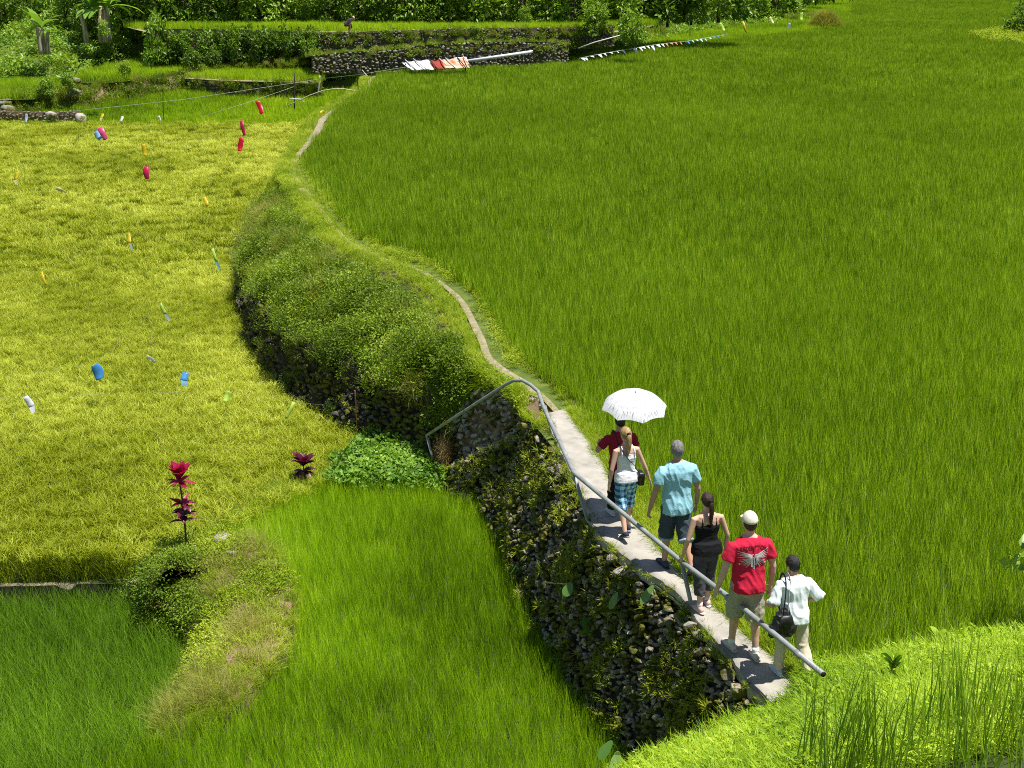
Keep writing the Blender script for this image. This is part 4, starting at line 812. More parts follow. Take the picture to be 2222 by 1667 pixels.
# ------------------------------------------------------------------ far terraces
def strip_pts(pts): return np.array(pts)
def hz(x, Y):
    """rising waste land on the far left and behind the terraces"""
    x = np.asarray(x, float); Y = np.asarray(Y, float); z = -2.2 + np.clip((Y-80)/10, 0, 1)*1.7 + np.clip(Y-92, 0, 400)*.17
    k = np.clip((x+30)/2.5, 0, 1)*np.clip((99.5-Y)/1.0, 0, 1); return z*(1-k) - 3.2*k + np.clip(Y-99, 0, 2)*.4*np.clip((x+30)/4, 0, 1)
xs = np.linspace(-120, 0, 60); ys = np.concatenate([np.linspace(77, 110, 40), np.linspace(113, 260, 25)])
X, Yg = np.meshgrid(xs, ys, indexing='ij'); Z = hz(X, Yg); 
P = np.stack([X, Yg, Z-.25], -1).reshape(-1, 3); mb = MB(); mb.add(P, grid_faces(60, len(ys))); tag(build('hillside', mb, M['turf']), kind='structure')
xs = np.linspace(0, 400, 80); ys = np.linspace(98, 330, 50); X, Yg = np.meshgrid(xs, ys, indexing='ij')
EX, EY = [0, 9, 14, 28, 36, 48, 75, 400], [103, 110, 124, 146, 172, 205, 218, 218]
edge = np.interp(X, EX, EY)
Z = -.3 + np.clip(Yg-edge, 0, 300)*.16 + np.clip((Yg-edge)/4, 0, 1)*.8
P = np.stack([X, Yg, Z], -1).reshape(-1, 3); mb = MB(); mb.add(P, grid_faces(80, 50)); tag(build('far_hillside', mb, M['turf']), kind='structure')

def wall_between(name, label, top, base, size, mat, seed, inset=.06, out=.5, tpl=STONES1, drop=.04, fill='soil'):
    S = Ruled(top, base, None, 50); gg = np.random.default_rng(seed); m_ = MB(); stones_on(m_, S, 0, 1, 0, 1, size, gg, out=out, tpl=tpl, drop=drop)
    w = empty(name, tuple(np.asarray(base)[len(base)//2])); tag(w, label, 'stone wall'); child_of(w, 'stones', m_, mat)
    c = S.sheet('earth_fill', M[fill], 40, 5, inset=inset, kind=None); c.parent = w; c.matrix_parent_inverse = Matrix.Translation(-Vector(w.location)); return S
def drop_to(P, z, dx=(0, -.15)): q = np.array(P, float); q[:, :2] += np.array(dx); q[:, 2] = z; return q
# short low wall by the yellow field's far edge
t0 = np.array([at_y(x, y, 77.2) for x, y in ((-120, 236), (0, 239), (60, 241), (120, 241), (172, 242))]); S_k = wall_between('low_stone_wall', 'short low stone wall at the far left edge of the yellow field', t0, drop_to(t0, -2.6), .2, M['stone_far'], 31, fill='dirt')
e0 = t0[-1]; mb = MB(); V, F = STONES[3]; mb.add(V*[.42, .5, .5]+[0, 0, .0], F, .9); tag(build('stone', mb, M['stone_dry'], loc=tuple(e0+[.15, -.05, -.42])), 'pale square end stone closing the short low wall', 'stone')
mb = MB(); V, F = STONES[5]; mb.add(V*[.55, .4, .4], F, .8); p = at_y(110, 256, 76.8); tag(build('stone', mb, M['stone_dry'], loc=tuple(p)), 'grey slanted stone fallen against the short low wall', 'stone')
# the wall under the second terrace
t2 = np.array([at_y(x, y, Y) for x, y, Y in ((388, 170, 87.5), (430, 172, 85.5), (500, 176, 84.5), (600, 178, 84), (660, 181, 84), (695, 184, 84))]); S_2 = wall_between('terrace_wall', 'overgrown stone wall with a bare dirt top between two far green terraces', t2, drop_to(t2, -1.95), .22, M['stone_far'], 32)
G2 = np.concatenate([t2[:, :2], [at_y(700, 178, 87)[:2], at_y(835, 163, 87)[:2], at_y(868, 150, 89.5)[:2], at_y(650, 140, 90.5)[:2], at_y(440, 148, 90.5)[:2]]]); zG2 = float(t2[:, 2].mean()) - .02
poly_sheet('second_terrace_ground', G2, zG2, M['dirt'])
rim = MB(); rm = smooth_line(t2, 40); rim.add(np.concatenate([rm+[0, -.2, .02], rm+[0, .35, .03]]), np.array([[i, i+1, i+41, i+40] for i in range(39)])); tag(build('dirt_rim', rim, M['trail']), kind='structure')
sk = np.array([at_y(695, 184, 84), at_y(705, 178, 87), at_y(760, 172, 87), at_y(835, 163, 87)]); Ruled(sk, drop_to(sk, -2.2, (.1, -.5))).sheet('terrace_slope', M['turf'], 20, 5)
# upper wall on the right with farmer's terrace on top
t5 = np.array([at_y(x, y, 92) for x, y in ((322, 62), (480, 64), (640, 68), (700, 70), (800, 68), (900, 65), (1000, 62), (1100, 60), (1235, 59), (1330, 56))]); 
wr = t5[2:]; b5 = drop_to(wr, .4, (0, -.35)); b5[:, 2] = np.linspace(.3, 1.15, len(b5)); S_5 = wall_between('upper_stone_wall', 'long tumbledown stone wall under the terrace with the crouching farmer', wr, b5, .24, M['stone_far'], 33)
wl = t5[:3]; Ruled(wl, drop_to(wl, .2, (0, -.4))).sheet('terrace_face', M['earth'], 20, 5)
zG5 = 2.12
G5 = np.concatenate([t5[:, :2], [at_y(1420, 52, 100)[:2], at_y(1420, 40, 106)[:2], at_y(1200, 40, 98.5)[:2], at_y(270, 40, 98.5)[:2]]]); poly_sheet('upper_terrace_ground', G5, zG5, M['trail'])
# lower wall in front of it
t6 = np.array([at_y(x, y, Y) for x, y, Y in ((676, 121, 86), (760, 113, 86.5), (850, 108, 86.5), (900, 100, 86.5), (960, 95, 87), (1040, 92, 88), (1120, 91, 89), (1200, 92, 90), (1232, 97, 91.5))]); b6 = drop_to(t6, -.1, (0, -.25)); S_6 = wall_between('field_wall', 'grey stone wall behind the striped tarpaulin and white pipe', t6, b6, .26, M['stone_far'], 34)
top6 = Ruled(b5 + [0, .1, 0], np.concatenate([t6, [at_y(1330, 90, 93)]]), None, 40); top6.sheet('grass_ledge', M['turf'], 40, 6)
dirtp = np.array([at_y(658, 132, 86.0)[:2], at_y(838, 118, 86.6)[:2], at_y(838, 108, 91.5)[:2], at_y(658, 108, 91.4)[:2]]); 
# third and fourth small terraces on the left
G3 = ats([(158, 168), (190, 152), (330, 120), (480, 118), (650, 126), (640, 138), (480, 146), (420, 152), (250, 168)], -.1); poly_sheet('third_terrace_ground', grow(G3, .05), -.4, M['mud'])
G4 = ats([(-150, 172), (0, 170), (132, 166), (150, 184), (70, 204), (0, 206), (-150, 210)], -.75); poly_sheet('fourth_terrace_ground', grow(G4, .05), -1.05, M['mud'])
G1 = ats([(35, 242), (100, 226), (200, 212), (330, 200), (395, 190), (500, 196), (600, 204), (684, 210), (700, 190), (780, 160), (822, 150)], -1.45)
G1[-2:] = [at_y(775, 172, 86.5), at_y(835, 166, 86)]
G1 = np.concatenate([G1, [[-7.6, 76, 0], [-9.2, 68, 0], [-11.2, 76.2, 0], [-34, 76.2, 0]]]); g1z = lambda Y: -2.4 + np.clip((np.asarray(Y)-76.2)/8.0, 0, 1.25)*.85
o = poly_sheet('first_terrace_ground', G1, -2.35, M['mud'])
for v in o.data.vertices: v.co.z = float(g1z(v.co.y)) - .08
# weedy bund between first terrace and the small ones
bd = np.array([at_y(x, y, Y) for x, y, Y in ((-60, 222, 80), (30, 214, 80.5), (110, 205, 81.5), (200, 190, 83), (300, 176, 85), (390, 162, 87), (440, 152, 89))]); bdn = drop_to(bd, -2.0, (.4, -1.4)); bdf = drop_to(bd, -1.0, (-.5, 2.2))
weedbund = Ruled(bd, bdn); weedbund.sheet('weedy_bund', M['dirt'], 40, 6, bump=.12); wb2 = Ruled(bd, bdf); wb2.sheet('weedy_bund_back', M['turf'], 40, 6, bump=.1)

# ================================================================== CROPS AND WEEDS (stuff)
g = np.random.default_rng(5)
T_near = [rice_tuft(100+i, 22, .50, .0072, .06, M['rice'], lean=(.02, .2), bend=(.05, .45)) for i in range(9)]
T_mid2 = [rice_tuft(200+i, 110, .52, .0105, .25, M['rice'], lean=(.02, .2), bend=(.05, .45), seg=2) for i in range(7)]
T_far2 = [rice_tuft(300+i, 230, .55, .018, .5, M['rice'], lean=(.02, .2), bend=(.05, .45), seg=2) for i in range(4)]
P = jgrid(U_POLY, .128, g); z1 = P[:, 1] + g.normal(0, 2.5, len(P)) < 33; scatter('rice_plants', 'dense green rice crop filling the upper field', lift(P[z1], 0), T_near, .85, 1.12, .09, 1, 'rice')
P = jgrid(U_POLY, .4, g); sel = (P[:, 1] + g.normal(0, 2.5, len(P)) >= 32) & (P[:, 1] + g.normal(0, 3, len(P)) < 72); scatter('rice_plants', 'green rice crop in the middle distance of the upper field', lift(P[sel], 0), T_mid2, .85, 1.12, .07, 4, 'rice')
P = jgrid(U_POLY, .8, g); sel = P[:, 1] + g.normal(0, 3, len(P)) >= 70; scatter('rice_plants', 'green rice crop at the far end of the upper field', lift(P[sel], 0), T_far2, .85, 1.1, .06, 7, 'rice')
T_m = [rice_tuft(400+i, 24, .50, .0066, .06, M['rice_mid'], lean=(.02, .22), bend=(.05, .5)) for i in range(9)]
P = jgrid(M_POLY, .118, g); scatter('rice_plants', 'bright young rice filling the middle field below the stone wall', lift(P, MZ), T_m, .8, 1.12, .1, 10, 'rice')
T_f = [rice_tuft(450+i, 22, .64, .0075, .07, M['rice_bluish'], lean=(.02, .4), bend=(.1, .8)) for i in range(4)]
P = jgrid(F_POLY, .14, g); scatter('rice_plants', 'darker bluish green rice in the lower left field', lift(P, FZ), T_f, .85, 1.15, .12, 13, 'rice')
T_y = [rice_tuft(500+i, 34, .72, .0085, .13, M['ripe'], lean=(.03, .4), bend=(.2, 1.2), droop=34) for i in range(5)]
T_y2 = [rice_tuft(520+i, 90, .72, .015, .36, M['ripe'], lean=(.03, .4), bend=(.2, 1.2), seg=2, droop=90) for i in range(4)]
P = jgrid(Y_POLY, .19, g); z1 = P[:, 1] + g.normal(0, 2, len(P)) < 40; scatter('ripening_rice', 'ripening yellow rice with drooping heads in the near part of the left field', lift(P[z1], YZ), T_y, .85, 1.1, .1, 16, 'rice')
P = jgrid(Y_POLY, .55, g); sel = P[:, 1] + g.normal(0, 2, len(P)) >= 39; scatter('ripening_rice', 'ripening yellow rice in the far part of the left field', lift(P[sel], YZ), T_y2, .85, 1.1, .08, 19, 'rice')
T_t = [rice_tuft(600+i, 80, .55, .03, .45, M['rice_far'], seg=2) for i in range(4)]
def terr(poly, z, sp, lab, sd, d=0): P = jgrid(poly, sp, g, frustum=6); scatter('rice_plants', lab, lift(P, z), T_t, .8, 1.1, .06, sd, 'rice')
P = jgrid(G1, .5, g, frustum=6); scatter('rice_plants', 'green rice on the first far terrace beyond the yellow field', np.concatenate([P, g1z(P[:, 1])[:, None]], 1), T_t, .75, 1.0, .06, 22, 'rice')
G2in = G2.copy(); G2in[:len(t2), 1] += .6; terr(G2in, zG2, .6, 'green rice on the narrow far terrace above its stone wall', 25)
fp = ats([(1690, 46), (1752, 66), (1832, 50), (1852, 4), (1800, -2), (1740, 22)], .3); P = jgrid(fp, .7, g, frustum=10); scatter('field_grass', 'lime green grass around the tan mound at the far end of the upper field', lift(P, -.05), T_t, .9, 1.5, .1, 109, 'grass'); poly_sheet('far_end_ground', fp, .012, M['mud'])
terr(G3, -.4, .6, 'green rice on the far terrace under the shrub row', 28); terr(G4, -1.05, .6, 'green rice on the small far terrace at the left edge', 31)
G5in = G5.copy(); G5in[:len(t5), 1] += 1.3; terr(G5in, zG5, .6, 'green rice on the farmer terrace before the tall hedge', 34)
G6 = ats([(1236, 131), (1330, 118), (1400, 101), (1560, 82), (1745, 64), (1700, 50), (1580, 44), (1440, 62), (1345, 96), (1236, 122)], .45); poly_sheet('side_terrace_ground', G6, .008, M['mud'])
terr(G6, 0.0, .6, 'green rice beyond the pennant line at the far end', 37)

V_grass = [rice_tuft(700+i, 26, .24, .010, .10, M['verge'], lean=(.1, .9), bend=(.2, 1.3)) for i in range(4)]
B_grass = [rice_tuft(720+i, 34, .30, .010, .11, M['bank'], lean=(.2, 1.0), bend=(.3, 1.5)) for i in range(4)] + [leafy_tuft(730+i, 50, .22, .16, .08, .02, M['bank']) for i in range(2)]
TALL = [rice_tuft(740+i, 6, .95, .014, .08, M['tall'], lean=(.02, .22), bend=(.0, .35), seg=4) for i in range(4)]
W_grass = [rice_tuft(750+i, 34, .5, .008, .14, M['weed'], lean=(.1, .9), bend=(.2, 1.2)) for i in range(3)]
W_dry = [rice_tuft(760+i, 40, .55, .006, .16, M['dry'], lean=(.1, .9), bend=(.3, 1.3)) for i in range(3)]
W_leaf = [leafy_tuft(770+i, 120, .38, .26, .06, .03, M['leafy']) for i in range(4)]
W_light = [leafy_tuft(780+i, 110, .26, .24, .055, .028, M['verge']) for i in range(3)]
C_leaf = [leafy_tuft(790+i, 46, .16, .22, .11, .085, M['cover'], .25) for i in range(4)]
FERN = [rice_tuft(800+i, 18, .16, .018, .03, M['fern'], lean=(.5, 1.5), bend=(.2, 1.2)) for i in range(3)] + [leafy_tuft(810+i, 40, .09, .10, .04, .02, M['fern']) for i in range(2)]

def along(line, n, lo, hi, z, rng):
    L = smooth_line(line, 200); i = rng.uniform(0, 199, n); A = side_of(L, 1.0)-L; k = i.astype(int); d = rng.uniform(lo, hi, n) if np.isscalar(lo) else rng.uniform(0, 1, n)
    p = L[k] + A[k]*d[:, None]; p[:, 2] = z; return p
# verges: strip between path and crop, and both sides of the trail
pr = smooth_line(PR, 120); ue = smooth_line(U_EDGE[:9], 120); t = g.uniform(0, 1, 2600); k = g.integers(0, 120, 2600)
vp = pr[k]*(1-t[:, None]) + ue[k]*t[:, None]; vp[:, 2] = 0.02
tr = np.concatenate([along(TRs, 2400, -.95, -.42, .0, g), along(TRs[:90], 1500, .14, .5, .0, g), along(TRs[28:80], 500, -.2, .2, .0, g), along(TRs[85:], 700, .2, .9, .0, g)])
scatter('verge_grass', 'yellow green grass along the path and trodden trail', np.concatenate([vp, tr]), V_grass, .5, 1.1, .25, 40, 'grass')
un = g.uniform(0, 1, 520); up_ = upb(un, g.uniform(.0, 1, 520)) + upb.normal(un, np.full(520, .5))*.04; hp = ats([(1160, 862), (1172, 875), (1183, 892), (1176, 884), (1168, 868), (1190, 900)], .0)[g.integers(0, 6, 60)] + g.normal(0, .1, (60, 3))*[1, 1, 0] + [-.05, 0, 0]; scatter('verge_grass', 'short grass at the head of the stair', hp, V_grass+FERN[:2], .35, .7, .4, 39, 'grass')
scatter('verge_grass', 'grass on the little slope above the stair wall', up_[un > .2], V_grass+V_grass+[leafy_tuft(784, 60, .22, .2, .05, .025, M['verge'])], .6, 1.2, .4, 41, 'grass')
tr2 = along(TRs[8:80], 260, -.9, -.25, .02, g); scatter('verge_weeds', 'light leafy weeds scattered along the trail edge', np.concatenate([tr2, along(TRs[20:80], 320, .1, .6, 0, g)]), W_light, .4, .9, .3, 43, 'weeds')
# overgrown bank
n = 8800; u = bank.ru(g, n); q = np.clip(1-np.abs(g.normal(0, .36, n)), .0, 1); 
ok = q > np.interp(u, [0, .08, .18, .5, .66, .78, .9], [.24, .42, .5, .46, .34, .12, .0]) + .16*np.array([noise.noise(Vector((a_*22, b_*1.5, 4))) for a_, b_ in zip(u, q)]) + g.normal(0, .05, n); P = bank(u[ok], q[ok]); uu, qq = u[ok], q[ok]
f = np.array([noise.noise(Vector(p)*.55) for p in P]) + g.normal(0, .16, len(P))
leafy_zone = (uu > .04) & (uu < .42)
hi = np.array([.35 + .65*min(1, max(0, (1-x_)*4)) for x_ in qq]); far = uu > .74
a = (f > .22) & ~leafy_zone | (f > .42); b = (leafy_zone | (f < -.12)) & (f <= .42) & (f > -.6); c = ~a & ~b
crest = (qq > .86) | far
scatter('slope_grass', 'short pale grass along the crest and the far end of the overgrown bank', P[crest], V_grass, .4, .85, .5, 45, 'grass'); a &= ~crest; b &= ~crest; c &= ~crest
scatter('slope_grass', 'long olive grass covering the overgrown bank', P[c], W_grass+W_leaf[:1], .5, 1.4, .6, 46, 'grass')
scatter('slope_dry_grass', 'dry tan grass tufts on the overgrown bank', P[a], W_dry+W_grass[:2], .5, 1.3, .6, 49, 'grass')
scatter('slope_weeds', 'leafy weeds draped over the overgrown bank', P[b], W_leaf+W_grass[:1], .5, 1.4, .6, 52, 'weeds')
# ferns and moss tufts on the main wall and stair
n = 2300; u = wallS.ru(g, n); q = g.uniform(.03, 1, n); P = wallS(u, q) + wallS.normal(u, q)*.05; f = np.array([noise.noise(Vector(p)*1.6) for p in P]); P = P[f + g.normal(0, .2, n) > .06]
scatter('wall_ferns', 'small ferns and moss tufts growing from the mossy wall', P, FERN, .5, 1.25, .9, 55, 'ferns')
k_ = g.integers(0, 138, 150); P = Ls[k_] + g.normal(0, .05, (150, 3))*[1, 1, 0] + [-.04, 0, -.03]; scatter('wall_ferns', 'small ferns and grass creeping over the left edge of the concrete path', P, FERN+V_grass[:1], .25, .7, .7, 57, 'ferns')
n = 160; u = g.uniform(0, 1, n); P = np.concatenate([stair_out(u, g.uniform(.2, 1, n)) + stair_out.normal(u, np.full(n, .5))*.06, inner(u[:50], g.uniform(.7, 1, 50))]); scatter('wall_ferns', 'small ferns on the stone stair', P, FERN, .5, 1.0, .9, 58, 'ferns')
n = 260; u = g.uniform(0, .65, n); P = bank(u, g.uniform(.05, .5, n)) + bank.normal(u, np.full(n, .3))*.08; scatter('wall_ferns', 'sparse weeds on the dark wall under the bank', P, FERN+W_leaf[:1], .35, .8, .9, 61, 'ferns')
# near bank
n = 5200; u = g.uniform(0, 1, n); q = g.uniform(0, 1, n); P = near(u, q); P = P[P[:, 1] > 8.6]; scatter('bank_grass', 'bright broad grass on the near bank at lower right', P, B_grass, .6, 1.2, .3, 64, 'grass')
n = 150; u = g.uniform(0, .42, n); P = near(u, np.full(n, .0)) + np.stack([g.uniform(-.25, .1, n), g.uniform(-.1, .2, n), g.uniform(-.3, 0, n)], 1); scatter('bank_grass', 'grass hanging over the near bank edge beside the mossy wall', P, B_grass, .5, 1.1, .5, 67, 'grass')
n = 125; u = g.uniform(.33, 1, n)**.7; P = near(u, np.full(n, 1.0)); P[:, 1] += -g.exponential(.45, n) + .35*g.normal(0, 1, n) + .25; P[:, 2] = 1.22; P = np.concatenate([P, np.stack([g.uniform(4.0, 5.2, 26), g.uniform(9.6, 10.6, 26), np.full(26, 1.0)], 1)]); P = P[P[:, 1] > 6.5]; scatter('tall_rice', 'tall dark rice blades nearest the camera at lower right', P, TALL, .75, 1.15, .12, 70, 'rice')
# bund vegetation
n = 1150; u = g.uniform(0, 1, n); q = g.uniform(.12, .98, n); P = bund(u, q); f = np.array([noise.noise(Vector(p)*.9) for p in P]) + g.normal(0, .2, n)
low = u > .68; scatter('bund_weeds', 'low leafy weeds covering the round bund', P[(f > -.05) & ~low], W_light+V_grass[:2], .5, 1.0, .4, 73, 'weeds')
scatter('bund_grass', 'straw coloured grass on the round bund', P[(f <= -.05) | low & (f < .25)], V_grass+W_dry[:2]+V_grass, .5, 1.1, .4, 76, 'grass')
n = 240; u = g.uniform(0, .42, n); P = bund(u, g.uniform(.05, .38, n)); scatter('bund_weeds', 'dark bushy weeds on the shaded side of the round bund', P, W_leaf, .55, 1.05, .4, 79, 'weeds')
P3 = ats([(335, 1262), (345, 1240), (360, 1225), (380, 1205), (350, 1275), (375, 1255), (395, 1235)], -2.35)[g.integers(0, 7, 70)] + np.stack([g.normal(.05, .16, 70), g.normal(0, .2, 70), g.uniform(-.25, .2, 70)], 1); scatter('bund_weeds', 'dark bushy weeds where the bund meets the yellow field', np.concatenate([P3, CS_PTS, ats([(362, 1238), (380, 1236), (400, 1238), (420, 1240), (435, 1245), (390, 1225), (410, 1228)], -2.2)[g.integers(0, 7, 60)] + g.normal(0, .07, (60, 3))]), W_leaf, .45, 1.0, .4, 80, 'weeds')
kb = g.integers(0, 40, 150); br_ = smooth_line(bundR2, 40)[kb] + g.normal(0, .06, (150, 3))*[1, 1, 0]; scatter('bund_grass', 'short grass along the rim of the round bund', br_, V_grass, .4, .9, .5, 77, 'grass')
P = jgrid(bh2, .16, g); scatter('bund_weeds', 'weeds at the foot of the tall red plant', lift(P, -2.05), W_light+V_grass[:2], .5, .9, .3, 82, 'weeds')
sp_ = smooth_line(seam, 60); k = g.integers(0, 60, 620); P = sp_[k] + np.stack([g.normal(0, .2, 620), g.normal(0, .2, 620), g.uniform(-.25, -.05, 620)], 1); scatter('bund_grass', 'grass on the thin bund between yellow and bright rice', P, V_grass+W_grass, .6, 1.1, .3, 85, 'grass')
# groundcover patch by the stair foot
cp = ats([(705, 1030), (735, 985), (790, 940), (860, 925), (960, 935), (975, 1000), (950, 1035), (850, 1034)], -1.95); P = jgrid(cp, .13, g)
cz = np.array([.13*math.exp(-((p[0]+2.4)**2+(p[1]-25.2)**2)/2.5) for p in P]); scatter('groundcover', 'fresh green creeping groundcover heaped beside the stair foot', np.concatenate([P, (-2.2+cz+g.uniform(0, .12, len(P)))[:, None]], 1), C_leaf, .55, 1.1, .35, 88, 'groundcover')
poly_sheet('groundcover_soil', grow(cp, .05), -2.3, M['soil'])
# far weeds
HW = [leafy_tuft(830+i, 90, .8, .75, .26, .14, M['shrub2']) for i in range(3)] + [leafy_tuft(840+i, 90, .7, .7, .24, .12, M['cover']) for i in range(2)] + [rice_tuft(850, 60, 1.0, .035, .4, M['weed'], seg=2)]
P = np.stack([g.uniform(-52, -13, 2600), g.uniform(80, 125, 2600)], 1); px = P[:, 0]/P[:, 1]
inf = ~in_poly(P, G3[:, :2]) & ~in_poly(P, G4[:, :2]) & ~in_poly(P, G2) & ~in_poly(P, G5) & ~in_poly(P, G1[:, :2]) & ((P[:, 0] < -28.5) | (P[:, 1] > 101)); P = P[inf]
scatter('hillside_weeds', 'tangled light green weeds on the slope around the banana plants', np.concatenate([P, (hz(P[:, 0], P[:, 1])-.25)[:, None]], 1), HW, .5, 1.3, .3, 91, 'weeds')
FW = [leafy_tuft(860+i, 80, .5, .45, .16, .09, M['leafy']) for i in range(3)] + [rice_tuft(870+i, 60, .7, .025, .3, M['weed'], seg=2) for i in range(2)] + [rice_tuft(880, 60, .6, .022, .3, M['dry'], seg=2)]
n = 520; u = g.uniform(0, 1, n); P = np.concatenate([weedbund(u, g.uniform(.1, 1, n)), wb2(u[:260], g.uniform(.1, 1, 260))]); scatter('terrace_weeds', 'mixed weeds on the bank below the small far terraces', P, FW, .4, .95, .3, 94, 'weeds')
n = 420; u = g.uniform(0, 1, n); P = np.concatenate([S_2(u[:200], g.uniform(.3, 1, 200)), S_5(u[:220], g.uniform(.45, 1, 220)), top6(u, g.uniform(.05, .9, n)), S_6(u[:60], g.uniform(.6, 1, 60))]); P[:, 1] -= .1
scatter('terrace_weeds', 'weeds hanging on the far stone walls and their ledge', P, FW, .35, .8, .4, 97, 'weeds')
n = 260; P = np.stack([g.uniform(0, 1, n)]*3, 1); L3 = smooth_line(np.array([at_y(x, y, 90.8) for x, y in ((440, 146), (560, 140), (650, 134), (700, 130), (830, 122))]), 60); P = L3[g.integers(0, 60, n)] + np.stack([g.normal(0, .5, n), g.normal(0, .5, n), g.uniform(-.3, 0, n)], 1); scatter('terrace_weeds', 'low weeds on the bund under the shrub row', P, FW, .3, .7, .3, 100, 'weeds')
L4 = smooth_line(np.array([*U_FAR[:7]]), 80); n = 500; P = L4[g.integers(0, 80, n)] + np.stack([g.normal(0, .3, n), g.uniform(.2, 1.6, n), np.zeros(n)], 1); P[:, 2] = 0
P2 = ats([(1240, 96), (1330, 92), (1330, 80), (1420, 84), (1450, 66), (1500, 52), (1580, 42), (1690, 42), (1720, 46), (1760, 40)], .3); P2s = smooth_line(P2, 60)[g.integers(0, 60, 420)] + np.stack([g.normal(0, .6, 420), g.normal(1, 1.2, 420), g.uniform(-.1, .5, 420)], 1)
scatter('terrace_weeds', 'yellowish weeds around the far field bushes', P2s, FW+V_grass, .5, 1.1, .3, 103, 'weeds')
pw = ats([(2105, 78), (2150, 92), (2222, 98), (2300, 98), (2300, 75), (2200, 62)], .3); P = jgrid(pw, .5, g, frustum=20); scatter('field_weeds', 'patch of yellow flowering weeds at the far right of the upper field', lift(P, .1), [leafy_tuft(890+i, 70, .7, .35, .13, .07, M['verge']) for i in range(3)], .7, 1.3, .2, 106, 'weeds')

n = 3600; x = g.uniform(4, 56, n); y = np.interp(x, EX, EY) + g.uniform(-7, 24, n); P = np.stack([x, y, -.3 + np.clip(y-np.interp(x, EX, EY), 0, 300)*.16 + np.clip((y-np.interp(x, EX, EY))/4, 0, 1)*.8], 1); scatter('hillside_weeds', 'green weeds on the slope beyond the far end of the upper field', P, HW, .7, 1.5, .3, 112, 'weeds')
# ================================================================== HANDRAIL
V3 = lambda *a: np.array(a, float)
RL = empty('handrail', tuple(at(1508, 1345, .0))); tag(RL, 'grey galvanised pipe handrail bending down the stone stair beside the path', 'handrail')
def rp(name, P, r): 
    mb = MB(); mb.add(*tube([np.asarray(p)-np.array(RL.location) for p in P], r, 12, round_ends=False)); return build(name, mb, M['steel'], RL)
RA = [at(1786, 1463, .84), at(1600, 1310, .78), at(1478, 1218, .74), at(1245, 1026, .72), at(1180, 885, .72), at(1168, 850, .72), at(1152, 836, .71), at(1134, 826, .66), at(1114, 826, .60), at(1100, 833, .5)]
endr = at(926, 945, -1.50)
rail = []
for a, b in zip(RA[:-1], RA[1:]): rail += [a, a*.5+b*.5]
rail += [RA[-1], endr*.5+RA[-1]*.5, endr]
rp('top_rail', rail, .032)
rp('post', [endr, at(950, 1036, -2.3)], .030)
for (tx, ty, tz), (bx, by, bz), ft in (((1480, 1222, .70), (1508, 1348, -.12), None), ((1246, 1030, .68), (1275, 1130, .05), (1294, 1148, .08)), ((1183, 885, .68), (1200, 945, .06), (1214, 958, .08))):
    P = [at(tx, ty, tz), at(bx, by, bz)]; 
    if ft: P.append(at(*ft))
    else: P.append(P[1] + (P[1]-P[0])*.15)
    rp('post', P, .027)
for t in (.15, .62): q = RA[0]*(1-t)+RA[2]*t; dq = norm(RA[2]-RA[0])*.05; rp('coupling', [q-dq, q+dq], .037)
dq = norm(RA[0]-RA[1]); mb = MB(); mb.add(*tube([RA[0]-np.array(RL.location)+dq*.001, RA[0]-np.array(RL.location)+dq*.012], .029, 12)); build('end_disc', mb, M['black'], RL)  # solid black disc set on the end of the top rail

# ================================================================== PLASTIC STRIPS over the yellow field
COLS = {'yellow': (.72, .55, .01), 'cream': (.78, .72, .38), 'pink': (.75, .10, .28), 'blue': (.08, .34, .72), 'sky': (.30, .58, .85), 'white': (.78, .80, .84), 'red': (.62, .015, .03), 'crimson': (.60, .02, .10), 'lime': (.55, .75, .12), 'grey': (.42, .50, .52)}
def plastic(c):
    k = 'plastic_'+c
    if k not in bpy.data.materials:
        m, nt, out = newmat(k); p = N(nt, 'ShaderNodeBsdfPrincipled'); p.inputs['Roughness'].default_value = .35; tc = N(nt, 'ShaderNodeTexCoord'); col = ramp(nt, noise_n(nt, tc.outputs['Object'], 7, 2), two(COLS[c], .15)); nt.links.new(col, p.inputs['Base Color'])
        t = N(nt, 'ShaderNodeBsdfTranslucent'); nt.links.new(col, t.inputs[0]); ms = N(nt, 'ShaderNodeMixShader'); ms.inputs[0].default_value = .4; nt.links.new(p.outputs[0], ms.inputs[1]); nt.links.new(t.outputs[0], ms.inputs[2]); nt.links.new(ms.outputs[0], out.inputs[0])
    return bpy.data.materials[k]
rs = np.random.default_rng(77)
